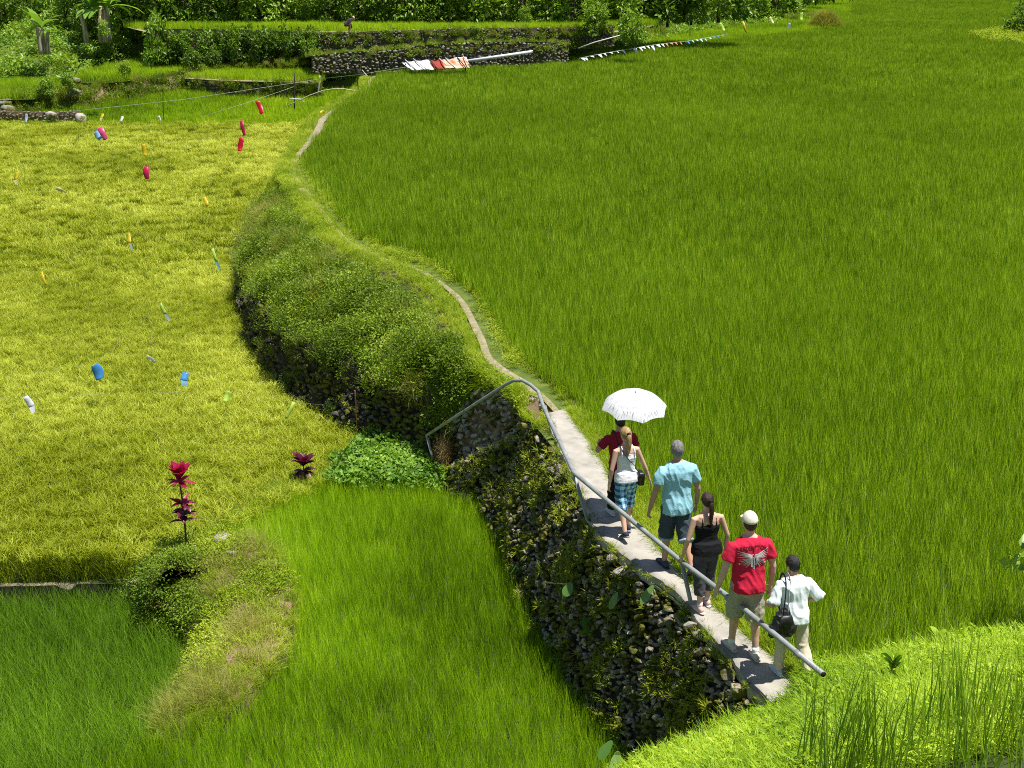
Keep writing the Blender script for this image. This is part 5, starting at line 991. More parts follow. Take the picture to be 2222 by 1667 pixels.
def strip(x0, y0, x1, y1, wpx, col, label, z=None, tail=None, name='plastic_strip', Yd=None):
    zt = -1.45 if z is None else z
    if Yd is None: a = at((x0+x1)/2, max(y0, y1), zt); Yd = a[1]
    top = at_y(x0, y0, Yd); bot = at_y(x1, y1, Yd - rs.uniform(.3, .5)*math.hypot(x1-x0, y1-y0)*Yd/FPX*1.3); wd = wpx*Yd/FPX/CP*.5; n = 9; d = bot-top; L = np.linalg.norm(d); s = norm(np.cross(d, [0, 1.0, 0])); nn = norm(np.cross(s, d)); V = []
    for i in range(n):
        t = i/(n-1); c = d*t + nn*L*.07*math.sin(t*4.4+x0) + s*wd*.25*math.sin(t*3+y0); ww = wd*(.75+.35*math.sin(t*2.6+.4)); tw = .25*math.sin(t*2.2+x0*.7)
        for q in (-1, 0, 1): V.append(c + s*ww*q*math.cos(tw) + nn*ww*(q*math.sin(tw) + .22*(1-abs(q))))
    F = grid_faces(n, 3); o_ = None
    if tail:
        k = int((n-1)*.7); m_ = MB(); Vv = np.array(V); fa = F[:k*2]; fb = F[k*2:]
        m_.add(Vv[:(k+1)*3], fa); o_ = build(name, m_, plastic(col), loc=tuple(top)); m2 = MB(); m2.add(Vv[k*3:], fb-k*3); build('tail', m2, plastic(tail), o_)
    else: m_ = MB(); m_.add(np.array(V), F); o_ = build(name, m_, plastic(col), loc=tuple(top))
    sd_ = o_.modifiers.new('thickness', 'SOLIDIFY'); sd_.thickness = .003
    tag(o_, label, 'plastic strip', 'plastic strips strung over the rice to scare birds'); STR.append(np.array(top)); return o_
STR = []
strip(222, 246, 219, 262, 5, 'yellow', 'narrow yellow strip at the far edge above the pink and sky blue pair', tail='cream')
strip(217, 276, 227, 303, 11, 'pink', 'pink strip beside a small sky blue one near the far field edge')
strip(207, 286, 219, 302, 10, 'sky', 'small sky blue strip tilted against the pink one')
strip(265, 252, 263, 264, 5, 'white', 'tiny white strip at the far field edge right of the pink one')
strip(344, 252, 348, 262, 4, 'white', 'tiny white strip at the far field edge beside the thin pole')
strip(57, 248, 57, 268, 5, 'grey', 'grey blue strip hanging in front of the short low stone wall')
strip(312, 313, 313, 337, 8, 'yellow', 'upright yellow strip directly above a crimson one')
strip(317, 361, 320, 388, 11, 'crimson', 'broad crimson strip below an upright yellow one')
strip(559, 219, 568, 248, 9, 'red', 'red tapering strip over the green terrace past the yellow field', z=-.9)
strip(525, 262, 529, 293, 7, 'crimson', 'slim crimson strip hanging above a bright red one')
strip(526, 300, 518, 327, 10, 'red', 'bright red twisted strip below the slim crimson one')
strip(33, 373, 38, 400, 8, 'yellow', 'yellow strip with a pale end near the left picture edge', tail='cream')
strip(120, 409, 144, 418, 7, 'cream', 'cream strip blown flat, pale against the yellow field')
strip(441, 427, 451, 448, 7, 'yellow', 'bent yellow strip in the middle between red strips and overgrown bank')
strip(279, 505, 287, 543, 5, 'yellow', 'long thin yellow strip with a grey tail in mid field', tail='grey')
strip(91, 589, 98, 618, 5, 'yellow', 'thin yellow strip alone in the left part of the field')
strip(462, 539, 475, 586, 6, 'lime', 'lime strip with a sky blue tail close to the dark wall', tail='sky')
strip(349, 658, 366, 696, 7, 'lime', 'lime strip with a grey tail in the middle of the yellow field', tail='grey')
strip(205, 792, 216, 822, 22, 'blue', 'crumpled blue wrapper left of the white scrap')
strip(319, 774, 336, 786, 8, 'white', 'small white scrap between the two blue wrappers')
strip(404, 808, 399, 838, 14, 'blue', 'blue wrapper with a sky blue end right of the white scrap', tail='sky')
strip(496, 849, 488, 872, 11, 'lime', 'pale lime triangular scrap left of the other lime strip')
strip(638, 873, 620, 908, 7, 'lime', 'slanting lime strip nearest the dark stone wall corner')
strip(56, 860, 73, 897, 13, 'white', 'long white packet strip at the lower left of the yellow field', tail='white')
strip(704, 242, 694, 246, 5, 'yellow', 'small yellow scrap lying on the trail by the field corner', z=.25)
strip(1563, 50, 1571, 67, 5, 'lime', 'lime strip left of the yellow one above the pennant line', z=.9)
strip(1611, 46, 1620, 71, 4, 'yellow', 'slim yellow strip by the dark bushes at the far end', z=.9)
strip(1671, 37, 1678, 52, 4, 'cream', 'pale strip in front of the dark far bushes', z=1.0)
strip(1713, 50, 1711, 62, 5, 'grey', 'grey white strip between the dark bushes and the tan grass clump', z=.9)
strip(1739, 28, 1740, 43, 6, 'lime', 'wide lime strip beside the tan grass clump', z=.9)
LIN = plainmat('nylon_line', two((.35, .36, .30)), 5, .6)
def cord(P, r, label, name='line', cat='line', mat=None, sag=0.0, group=None):
    P = np.array(P, float)
    if sag: 
        a, b = P[0], P[-1]; P = np.array([a*(1-t)+b*t - [0, 0, sag*4*t*(1-t)] for t in np.linspace(0, 1, 20)])
    mb = MB(); mb.add(*tube(P-P[0], r, 6)); o_ = build(name, mb, mat or LIN, loc=tuple(P[0])); tag(o_, label, cat, group); return o_
S_ = STR
for idx, lab in (((0, 1, 7, 6), ''), ):
    pass
groups_ = [((5, 0, 3, 4), 'fine line along the far edge of the yellow field'), ((11, 12, 2, 1, 6, 10), 'fine line with cream, pink and red strips over the far yellow field'), ((7, 13, 9), 'fine line through the crimson and bent yellow strips'), ((15, 14, 16), 'fine line with thin yellow strips across the middle of the field'), ((18, 19, 20, 17), 'fine line holding the blue wrappers'), ((23, 21, 22), 'nearest fine line with the long white packet strip')]
for idx, lab in groups_:
    P = np.array([S_[i] for i in idx]); P = P[np.argsort(P[:, 0])]; P = np.concatenate([[P[0]-[1.5, .2, 0.1]], P, [P[-1]+[.6, .1, -.1]]]); cord(P, .0016, lab, group='lines over the yellow field')

# ================================================================== FAR POLES, CABLES, BUNTING, TARPAULIN
DK = plainmat('dark_wood', two((.05, .045, .035)), 9, .8); BM = plainmat('bamboo', two((.50, .44, .28)), 7, .55); WP = plainmat('white_pipe', two((.72, .74, .80), .06), 5, .4); PG = plainmat('pale_pole', two((.55, .53, .46)), 8, .7)
def pole(x0, y0, x1, y1, Y, r, label, mat, name='pole'):
    a, b = at_y(x1, y1, Y), at_y(x0, y0, Y); mid = (a+b)/2 + [rs.uniform(-.02, .02), 0, 0]
    mb = MB(); mb.add(*tube(smooth_line([a-a, mid-a, b-a], 8), [r*1.1]*4+[r*.9]*4, 8)); return tag(build(name, mb, mat, loc=tuple(a)), label, 'pole')
pole(639, 158, 639, 236, 79, .035, 'dark thin pole in front of the overgrown far stone wall', DK); pole(354, 190, 355, 262, 77.5, .025, 'slim dark pole at the far edge of the yellow field', DK)
pole(694, 164, 690, 205, 82, .045, 'short pale pole on the end of the far terrace wall', PG); pole(777, 150, 775, 200, 77, .035, 'dark and white pole near the far end of the trail', DK); pole(1497, 60, 1497, 78, 104, .03, 'faint dark stake beyond the pennant line', DK); pole(786, 152, 797, 166, 77, .03, 'leaning pale stick by the far end of the trail', PG)
Yb = 74.0; cord([at_y(x, y, Yb) for x, y in ((616, 233), (645, 220), (672, 207), (700, 197), (725, 193), (745, 193), (775, 198))], .03, 'bent bamboo pole arching over the far green terrace', 'bamboo_pole', 'pole', BM)
cord([at_y(628, 214, Yb), at_y(656, 216, Yb), at_y(660, 222, Yb), at_y(655, 226, Yb)], .03, 'small pale rag tied to the bent bamboo pole', 'rag', 'rag', WP)
cord([at_y(100, 247, 75), at_y(250, 232, 76), at_y(400, 216, 77), at_y(560, 192, 78.5), at_y(694, 172, 82)], .011, 'grey cable slanting across the far green terrace', 'cable', 'cable')
cord([at_y(430, 256, 74), at_y(540, 222, 76), at_y(639, 188, 79)], .010, 'thin cable from the yellow field up to the dark pole', 'cable', 'cable'); cord([at_y(690, 172, 82), at_y(780, 162, 79), at_y(880, 146, 78)], .012, 'cable running from the pale pole to the tarpaulin', 'cable', 'cable')
cord([at_y(1020, 126, 82), at_y(1120, 106, 84), at_y(1235, 88, 86)], .025, 'dark cable above the white pipe', 'cable', 'cable', DK); cord([at_y(1255, 105, 88), at_y(1290, 92, 88), at_y(1345, 77, 89)], .04, 'pale stripped branch leaning beside the round bush', 'branch', 'branch', PG); cord([at_y(1450, 44, 112), at_y(1500, 36, 114), at_y(1560, 24, 118)], .04, 'grey cable rising past the far bushes', 'cable', 'cable', DK)
wpole = [at_y(1012, 133, 83.4), at_y(1156, 112, 84.8)]; cord(wpole, .10, 'long white pipe lying slanted behind the tarpaulin', 'pipe', 'pipe', WP)
cord([at_y(1133, 116, 84.6), at_y(1134, 132, 84.6)], .03, 'short dark prop under the white pipe', 'prop', 'prop', DK)
TB = empty('tarpaulin_shelter', tuple(at_y(940, 152, 84.9))); tag(TB, 'striped low shelter of white, rust and orange tarpaulins with slanted sticks', 'shelter'); tb0 = np.array(TB.location)
def tarp(q, mat, name, seed):
    c = [at_y(*p) for p in q]; V = []; n = 12
    for i in range(n):
        for j in range(6):
            u, v = i/(n-1), j/5; p = (c[0]*(1-u)+c[1]*u)*(1-v) + (c[3]*(1-u)+c[2]*u)*v; V.append(p - tb0 + [0, 0, .07*noise.noise(Vector((u*5+seed, v*3, 0))) - .1*v*(1-v)])
    mb = MB(); mb.add(np.array(V), grid_faces(n, 6)); o_ = build(name, mb, mat, TB); k = o_.modifiers.new('thickness', 'SOLIDIFY'); k.thickness = .01
WT = fabric('white_tarpaulin', (.62, .64, .70), .06, 3); RT = fabric('rust_tarpaulin', (.30, .045, .03), .2, 3); OT = plainmat('orange_tarpaulin', [(.35, (.75, .14, .03)), (.5, (.72, .50, .38)), (.62, (.75, .20, .05))], 1.2, .6)
tarp(((872, 136, 82.7), (930, 130, 82.9), (942, 151, 81.3), (893, 152, 81.3)), WT, 'white_tarpaulin', 1); tarp(((928, 133, 82.8), (960, 131, 82.9), (968, 149, 81.2), (944, 150, 81.2)), RT, 'rust_tarpaulin', 2); tarp(((958, 131, 82.9), (1008, 125, 83.0), (1020, 147, 81.3), (966, 149, 81.2)), OT, 'orange_tarpaulin', 3); tarp(((985, 125, 83.2), (1012, 124, 83.2), (1016, 133, 82.4), (992, 134, 82.4)), WT, 'pale_flap', 4)
for x0, y0, x1, y1 in ((879, 130, 905, 153), (897, 128, 925, 150), (930, 127, 950, 150), (953, 127, 968, 141), (967, 126, 990, 149), (992, 124, 1010, 146), (1005, 122, 1018, 140)):
    a, b = at_y(x0, y0, 83.0)-tb0, at_y(x1, y1, 81.0)-tb0; mb = MB(); mb.add(*tube([a, b], .035, 7)); build('stick', mb, PG if x0 % 2 else DK, TB)
for x, y, Yp in ((880, 138, 82.3), (945, 140, 82.3), (1010, 134, 82.5)): a = at_y(x, y, Yp)-tb0; mb = MB(); mb.add(*tube([a, V3(a[0], a[1], -tb0[2])], .04, 7)); build('prop_post', mb, DK, TB)
BN = empty('pennant_line', tuple(at_y(1258, 130, 86))); tag(BN, 'long line of white, orange, blue and mint pennants above the rice', 'pennants'); b0 = np.array(BN.location)
line = [at_y(x, y, Y) for x, y, Y in ((1256, 127, 85.5), (1300, 118, 87), (1380, 104, 90.5), (1430, 96, 93), (1500, 88, 97), (1580, 74, 102))]; Ls_ = smooth_line(line, 60); mb = MB(); mb.add(*tube(Ls_-b0, .018, 6)); build('cord', mb, LIN, BN)
fl = 30
for i in range(fl):
    p = Ls_[int(1+i*57/fl)]; cn_ = 'white' if i < 16 else 'orange' if i < 20 else 'blue' if i < 22 else 'mint' if i < 27 else 'blue'; cc_ = {'white': (.72, .74, .80), 'orange': (.75, .28, .08), 'blue': (.06, .22, .55), 'mint': (.45, .68, .58)}[cn_]
    km = 'pennant_'+cn_; mt_ = bpy.data.materials.get(km) or fabric(km, cc_, .05); sc_ = rs.uniform(.6, 1.15)*(1.4 if 8 < i < 15 else .9); a = p-b0; dx = norm(Ls_[min(59, int(3+i*57/fl))]-p); V = []
    for r_ in range(4):
        t = r_/3
        for q in (-1, 1): V.append(a + dx*(.19*q*(1-t*.75)*sc_ + .22*t) + V3(.05, -.22, -.20-.1*math.sin(i*2.1))*t*sc_ + V3(0, .05*math.sin(t*3+i), 0))
    mb = MB(); mb.add(np.array(V), grid_faces(4, 2)); build('pennant', mb, mt_, BN)

# ================================================================== WOODY AND LARGE PLANTS
def crown_mesh(name, seed, rx, ry, h, n, ll, lw, mat, base=.12, clumps=26, trunkless=True):
    g_ = np.random.default_rng(seed); mb = MB(); th = g_.uniform(0, 2*PI, clumps); zz = g_.uniform(base, 1, clumps); rr = np.sqrt(np.clip(1-(np.abs(zz-.42)/.62)**2.2, .05, 1))*np.sqrt(g_.uniform(.25, 1, clumps))
    C0 = np.stack([np.cos(th)*rr*rx, np.sin(th)*rr*ry, zz*h], 1); cr = g_.uniform(.2, .36, clumps)*min(rx, h*.6); ci = g_.integers(0, clumps, n); d = norm(g_.normal(0, 1, (n, 3))+[0, 0, .25]); p = C0[ci] + d*(cr[ci]*g_.uniform(.45, 1.05, n))[:, None]; p[:, 2] = np.maximum(p[:, 2], .03*h)
    dd = norm(d + g_.normal(0, .6, (n, 3)) + [0, 0, -.15]); tint = np.clip(g_.uniform(0, 1, clumps)[ci]*.45 + g_.uniform(0, .6, n), 0, 1); mb.add(*leaves(g_, p, dd, g_.uniform(.6, 1.25, n)*ll, g_.uniform(.7, 1.2, n)*lw, tint)); me = mb.mesh(name); me.materials.append(mat); return me, C0
def trunk_mesh(name, seed, C0, h, r, mat):
    g_ = np.random.default_rng(seed); mb = MB(); mb.add(*tube(smooth_line([(0, 0, -.15), (.05, 0, h*.3), (0, .05, h*.72)], 8), np.linspace(r, r*.45, 8), 8))
    for c in C0[::3]: b = np.array([.03, .02, h*g_.uniform(.12, .5)]); mb.add(*tube(smooth_line([b, (b+c)/2+[0, 0, .05], c], 5), np.linspace(r*.45, r*.12, 5), 6))
    me = mb.mesh(name); me.materials.append(mat); return me
def kit(seed, rx, ry, h, n, ll, lw, mat, clumps=26, r=.06, base=.1): me, C0 = crown_mesh('crown', seed, rx, ry, h, n, ll, lw, mat, base, clumps); return me, trunk_mesh('trunk', seed+1, C0, h, r, M['bark'])
def plant(name, kt, loc_, s, rz, label, cat, group=None):
    e = empty(name, tuple(loc_)); e.scale = (s, s, s) if np.isscalar(s) else s; e.rotation_euler = (0, 0, rz); tag(e, label, cat, group)
    for nm, me in (('crown', kt[0]), ('trunk', kt[1])): o_ = bpy.data.objects.new(nm, me); COL.objects.link(o_); o_.parent = e
    return e
hk = [kit(1000+i*3, 1.9, 1.6, 4.2, 1900, .34, .17, M['shrub'] if i % 3 else M['shrub2'], 34, .10, .04) for i in range(6)]
for i, x in enumerate(np.linspace(262, 1500, 25)):
    Yp = 99.5 + rs.uniform(-.4, .8) + max(0, x-1250)*.03; p = at_y(x, 48, Yp); p[2] = zG5 - .1 if x < 1330 else zG5-.25
    plant('hedge_shrub', hk[i % 6], p, rs.uniform(.8, 1.2), rs.uniform(0, 6), 'tall dense shrub in the dark hedge behind the upper terrace', 'shrub', 'shrubs of the tall far hedge')
for i, x in enumerate(np.linspace(230, 1560, 19)):
    p = at_y(x, 20, 104.5); p[2] = zG5+.2; plant('hedge_tree', hk[(i*5+2) % 6], p, rs.uniform(1.25, 1.65), rs.uniform(0, 6), 'taller tree in the back row of the far hedge', 'tree', 'trees behind the far hedge')
wk = [kit(1100+i*3, 1.0, .75, 1.75, 900, .25, .13, M['shrub'] if i else M['shrub2'], 24, .05, .03) for i in range(4)]
for i, x in enumerate(np.linspace(335, 668, 12)):
    p = at_y(x, 116, 91.3); p[2] = .2; plant('wall_shrub', wk[i % 4], p, (1.05, .9, rs.uniform(1.05, 1.35)), rs.uniform(0, 6), 'leafy shrub growing up the face of the far terrace left of the bare stone wall', 'shrub', 'shrubs along the far terrace face')
p = at_y(342, 110, 90.6); p[2] = .1; plant('wall_shrub', wk[0], p, (1.1, 1, 1.75), 1, 'tallest shrub at the left end of the far terrace face', 'shrub')
for x, y, Y, s, lab in ((1290, 74, 91, 1.15, 'round leafy bush above the end of the upper stone wall'), (1372, 92, 90, 1.1, 'wide low bush beside the pennant line'), (417, 150, 88.5, .72, 'small round bush left of its twin on the terrace bund'), (461, 142, 90, .6, 'smaller round bush on the terrace bund right of its twin'), (150, 196, 81, .55, 'bush with spiky leaves at the end of the small left terrace'), (100, 208, 80.5, .6, 'arching bush on the bank by the broken stones'), (270, 165, 85.5, .5, 'small light bush on the bund below the third terrace'), (1140, 44, 97.5, .5, 'small pale bush at the foot of the far hedge'), (228, 78, 78.5, .45, 'pale leafy plant under the dark hedge')):
    p = at_y(x, y, Y); plant('bush', wk[int(x) % 4], p, s, x, lab, 'bush')
for i, (x, y, Y, s) in enumerate(((1600, 46, 137, 1.7), (1640, 42, 139, 1.9), (1680, 38, 141, 2.0), (1612, 36, 142, 1.9), (1700, 28, 146, 2.2), (1575, 30, 138, 1.7), (1655, 26, 148, 2.2), (1730, 14, 156, 2.2), (1770, 6, 165, 2.2), (1810, 2, 176, 2.2))):
    p = at_y(x, y, Y); plant('bush', wk[i % 4], p, s, i, 'dark bush in the clump at the far end of the upper field', 'bush', 'dark bushes at the far end')
for x, y, Y, s in ((2215, 66, 118, 1.6), ): p = at_y(x, y, Y); p[2] = 0; plant('bush', wk[1], p, s, 2, 'bush at the far right edge of the upper field', 'bush')
# waste land trees on the left
for i, (x, y, Y, s) in enumerate(((-60, 40, 104, 1.1), (10, 30, 106, 1.2), (60, 10, 110, 1.3), (140, 22, 106, 1.1), (190, 55, 100, .9), (250, 60, 97.5, .8), (-20, -20, 118, 1.5), (90, -25, 118, 1.5), (180, -20, 112, 1.4), (290, 70, 96, .75))):
    p = at_y(x, y, Y); p[2] = float(hz(p[0], p[1]))-.2; plant('tree', hk[(i*2) % 6], p, s*.8, i*1.3, 'leafy tree on the rough slope around the banana plants', 'tree', 'trees on the rough far left slope')
# banana plants
def banana(x, y, Y, s, seed, label):
    g_ = np.random.default_rng(seed); p = at_y(x, y, Y); e = empty('banana_plant', tuple(p)); e.scale = (s,)*3; tag(e, label, 'banana plant')
    for i in range(3):
        o_ = g_.normal(0, .22, 2); mb = MB(); mb.add(*tube(smooth_line([(o_[0], o_[1], -.2), (o_[0]*1.2, o_[1], 1.0), (o_[0]*1.6, o_[1]*1.3, 2.0-.3*i)], 8), np.linspace(.20, .11, 8), 10)); build('stem', mb, M['bananastem'], e)
    for i in range(13):
        az = g_.uniform(0, 2*PI); L_ = g_.uniform(1.7, 2.7); el = g_.uniform(.3, 1.4); n_ = 12; t = np.linspace(0, 1, n_); th = (PI/2-el) + 1.2*t*(1.1-el*.5); dr = np.concatenate([[0], np.cumsum(np.sin(th[1:])*L_/n_)]); dz = np.concatenate([[0], np.cumsum(np.cos(th[1:])*L_/n_)]); w_ = .27*np.sin(np.clip(t*1.05, 0, 1)*PI)**.6*(t > .12)+.012; V = []
        for k in range(n_):
            for q in (-1, -.5, 0, .5, 1): V.append([dr[k]*math.cos(az) - q*w_[k]*math.sin(az), dr[k]*math.sin(az) + q*w_[k]*math.cos(az), 1.75 + dz[k] + abs(q)*w_[k]*.25 - .05*abs(q)*g_.uniform(0, 1)])
        mb = MB(); mb.add(np.array(V), grid_faces(n_, 5), g_.uniform(.2, .9)); build('leaf', mb, M['banana'], e)
banana(97, 112, 90.5, .9, 5, 'banana plant with pale ragged stems standing in the light weeds'); banana(208, 86, 96, 1.15, 6, 'shaded banana plant with dark stems left of its neighbour'); banana(236, 84, 96, 1.2, 7, 'shaded banana plant at the left end of the far hedge')
# red ti plants
def ti_leaves(g_, c, n, L, w, e0, mb, bd=.8):
    for i in range(n):
        az = i*2.4 + g_.uniform(-.3, .3); el = g_.uniform(*e0); l = L*g_.uniform(.75, 1.15); n_ = 7; t = np.linspace(0, 1, n_); th = (PI/2-el) + bd*t**1.5; dr = np.concatenate([[0], np.cumsum(np.sin(th[1:])*l/n_)]); dz = np.concatenate([[0], np.cumsum(np.cos(th[1:])*l/n_)]); ww = w*np.sin(PI*np.clip(t*.93+.05, 0, 1))**.8; V = []
        for k in range(n_):
            for q in (-1, 0, 1): V.append([c[0]+dr[k]*math.cos(az)-q*ww[k]*math.sin(az), c[1]+dr[k]*math.sin(az)+q*ww[k]*math.cos(az), c[2]+dz[k]+abs(q)*ww[k]*.35])
        mb.add(np.array(V), grid_faces(n_, 3), np.clip(g_.uniform(.1, .8)+.25*np.repeat(t, 3), 0, 1))
g_ = np.random.default_rng(8); base = at(404, 1190, -2.05); topz = at_y(400, 1035, base[1])[2]-base[2]
e = empty('ti_plant', tuple(base)); tag(e, 'tall ti plant with a bright crimson leaf crown and a second red tuft below', 'ti plant')
mb = MB(); mb.add(*tube(smooth_line([(0, 0, -.3), (.015, 0, topz*.45), (-.01, 0, topz)], 10), np.linspace(.02, .014, 10), 8)); build('stem', mb, M['bark'], e)
mb = MB(); ti_leaves(g_, (-.01, 0, topz-.05), 26, .37, .082, (.95, 1.5), mb, .4); ti_leaves(g_, (-.01, 0, topz-.12), 9, .30, .05, (.1, .7), mb, .6); build('leaf_crown', mb, M['tired'], e)
mb = MB(); [ti_leaves(g_, (.01, 0, topz*f), 6, .29, .048, (.0, .9), mb) for f in (.62, .54, .46, .38)]; build('lower_leaves', mb, M['tidark'], e)
for i in range(5): k = build('leaf', MB().add(*(lambda V, F, t: (V, F, t))(*leaves(g_, np.array([[.0, 0, topz*.62]]), np.array([[math.cos(i*1.3), math.sin(i*1.3)-.4, .5]]), np.array([.27]), np.array([.08])))), M['tired'], e)
base = at(661, 1050, -2.2); e = empty('ti_plant', tuple(base)); topz = at_y(661, 1010, base[1])[2]-base[2]; tag(e, 'shorter dark maroon ti plant at the seam of the yellow and bright green rice', 'ti plant')
mb = MB(); mb.add(*tube([(0, 0, -.3), (.01, 0, topz*.5), (-.01, 0, topz)], [.016, .014, .012], 8)); build('stem', mb, M['bark'], e)
mb = MB(); ti_leaves(g_, (-.01, 0, topz-.02), 20, .38, .075, (.6, 1.5), mb, .6); ti_leaves(g_, (-.01, 0, topz-.14), 10, .34, .055, (-.4, .5), mb); build('leaf_crown', mb, M['tidark'], e)
# taro leaves on the wall, leaf plants at the frame edge
def heart_leaf(L, w, az, el, c, g_):
    a = np.linspace(0, 2*PI, 22, endpoint=False); r = .5*(1-.42*np.cos(a))+.12*np.cos(2*a); x = -np.cos(a)*r*L+L*.18; y = np.sin(a)*r*w*1.1; ring = np.stack([x, y, .12*np.abs(y)], 1); V = np.concatenate([[[.0, 0, -.0]], ring*.5, ring]); n_ = 22; j = np.arange(n_); jn = (j+1) % n_
    F = [np.stack([np.zeros(n_, int), 1+j, 1+jn], 1), np.stack([1+j, 1+n_+j, 1+n_+jn, 1+jn], 1)]; Rm = rotz(az) @ np.array(Matrix.Rotation(el, 3, 'Y')); return V @ Rm.T + c, F
def taro(p, lv, h, label, seed, size=.16):
    g_ = np.random.default_rng(seed); e = empty('taro_plant', tuple(p)); tag(e, label, 'taro plant')
    for i in range(lv):
        az = PI*1.15 + g_.normal(0, .8); c = np.array([math.cos(az)*h*.5, math.sin(az)*h*.5, h*g_.uniform(.5, 1)]); mb = MB(); mb.add(*tube(smooth_line([(0, 0, 0), (c[0]*.4, c[1]*.4, c[2]*.8), c], 6), np.linspace(.008, .005, 6), 6)); st = build('stalk', mb, M['taro'], e)
        mb = MB(); mb.add(*heart_leaf(size*g_.uniform(.8, 1.3), size*g_.uniform(.7, .9), az, g_.uniform(.7, 1.3), c, g_), g_.uniform(.1, 1)); build('leaf', mb, M['taro'], e)
wy = lambda u, q: wallS(np.array([u]), np.array([q]))[0] + wallS.normal(np.array([u]), np.array([q]))[0]*.05
def on_wall(px, py):
    best = None
    for u in np.linspace(0, 1, 80):
        for q in (.1, .2, .3, .4, .5, .6, .7, .8, .9):
            p = wy(u, q); dz = p[1]*CP + (CH-p[2])*SP; xx = 1111 + FPX*p[0]/dz; yy = 833.5 + FPX*((CH-p[2])*CP - p[1]*SP)/dz; d = (xx-px)**2+(yy-py)**2
            if best is None or d < best[0]: best = (d, p)
    return best[1]
taro(on_wall(1258, 1290), 2, .22, 'pair of taro leaves high on the mossy wall below the third walker', 1, .20); taro(on_wall(1345, 1305), 1, .16, 'single small taro leaf on the mossy wall near the middle handrail post', 2, .17); taro(on_wall(1270, 1340), 1, .12, 'yellowing taro leaf drooping below the leaf pair on the mossy wall', 3, .21); taro(on_wall(1130, 1240), 2, .14, 'small taro leaves at the wall foot beside the bright rice', 4, .12); taro(at(1015, 1050, -2.2), 2, .25, 'taro leaves in the shade at the foot of the stair', 5, .17); taro(at(1345, 1655, -1.9), 3, .35, 'big taro leaves at the lower end of the mossy wall', 6, .19); taro(at(1420, 1290, .0), 1, .1, 'drooping narrow taro leaf just under the path edge', 7, .2)
def broad(p, n, h, label, seed, mat, L=.3, w=.05, name='leafy_plant', tilt=(.5, 1.4)):
    g_ = np.random.default_rng(seed); e = empty(name, tuple(p)); tag(e, label, 'plant'); mb = MB(); mb.add(*tube([(0, 0, -.1), (0, 0, h*.5), (.02, 0, h)], [.012, .010, .006], 6)); build('stem', mb, M['bark'], e)
    mb = MB()
    for k in range(n): ti_leaves(g_, (0, 0, h*(.35+.65*k/max(n-1, 1))), 2, L, w, tilt, mb)
    build('leaves', mb, mat, e)
broad(at(1935, 1470, .55), 4, .22, 'broad pointed leaf plant standing on the bright grass bank', 11, M['bank'], .2, .04, tilt=(.8, 1.5)); broad(at(2035, 1408, .1), 2, .12, 'small upright leaf pair at the edge of the grass bank and rice', 12, M['bank'], .24, .045, tilt=(.9, 1.5))
p = at(2262, 1475, 1.0); broad(p, 7, 1.15, 'dark leafy shrub entering at the right picture edge above the bank', 13, M['shrub'], .24, .07, tilt=(-.3, .8))
p = at(2250, 1300, .6); e = plant('shrub', kit(1301, .30, .30, 1.5, 90, .20, .11, M['shrub2'], 14, .015), p, 1.0, 1, 'light leaved shrub cut off by the right picture edge beside the rice', 'shrub')
# straw, kerb, sticks, clump
g_ = np.random.default_rng(4); n_ = 1500; th = norm(g_.normal(0, 1, (n_, 3))); rr_ = g_.uniform(.4, 1, n_)**.5; c = at(966, 1012, -2.05); b = th*np.array([.15, .15, .34])*rr_[:, None] + [0, 0, .28]; mb = MB(); mb.add(*blades(g_, b, g_.uniform(.12, .3, n_), np.full(n_, .006), g_.uniform(.3, 2.6, n_), g_.uniform(0, 2*PI, n_), g_.uniform(-1.2, 1.2, n_), 3)); V, F = ellipsoid((0, 0, .28), (.13, .13, .31)); mb.add(V, F, .3); tag(build('straw_bundle', mb, M['straw'], loc=tuple(c)), 'upright bundle of brown straw beside the stair foot', 'straw')
kp = np.array([at(x, y, -2.6) for x, y in ((-60, 1272), (60, 1269), (140, 1267), (197, 1263))]); mb = MB()
kl = smooth_line(kp, 24); V = []
for i, q in enumerate(kl): 
    j_ = .02*noise.noise(Vector(q)*3); V += [q+[0, -.04+j_, -.3], q+[0, -.045+j_, .0], q+[0, .045, .012+j_], q+[0, .045, -.3]]
V = np.array(V); mb.add(V, grid_faces(24, 4)); mb.add(V[-4:], np.array([[0, 1, 2, 3]])); tag(build('kerb', mb, M['trail']), 'pale stone kerb between the yellow rice and the lower left field', 'kerb')
for i, (x, y, s, lab) in enumerate(((292, 1264, .12, 'pale stone at the end of the kerb by the bushy bund'), (312, 1258, .08, 'small pale stone beside the bushy bund'))): mb = MB(); V, F = STONES[i]; mb.add(V*[s*1.2, s, s*.7], F, .9); tag(build('stone', mb, M['stone_dry'], loc=tuple(at(x, y, -2.35))), lab, 'stone')
for i, (x, y, s, lab) in enumerate(((478, 1176, .28, 'mossy grey boulder on the bund right of the tall red plant'), (500, 1204, .14, 'small pale stone on the bund below the mossy boulder'))): mb = MB(); V, F = STONES[i+4]; mb.add(V*[s*1.2, s, s*.55], F, .7); tag(build('stone', mb, M['stone_dry'], loc=tuple(at(x, y, -2.0))), lab, 'stone')
for i, (x, y, Y, s, lab) in enumerate(((14, 224, 79.6, .55, 'reddish boulder on the bank above the short low wall'), (20, 236, 78.8, .45, 'flat grey boulder at the left end of the short low wall'), (156, 200, 81.3, .5, 'grey stone on the weedy bank'), (160, 182, 83.6, .6, 'dark boulder at the end of the small left terrace'))): mb = MB(); V, F = STONES[i+2]; mb.add(V*[s*1.2, s, s*.7], F, .5); tag(build('stone', mb, M['stone_far'], loc=tuple(at_y(x, y, Y))), lab, 'stone')
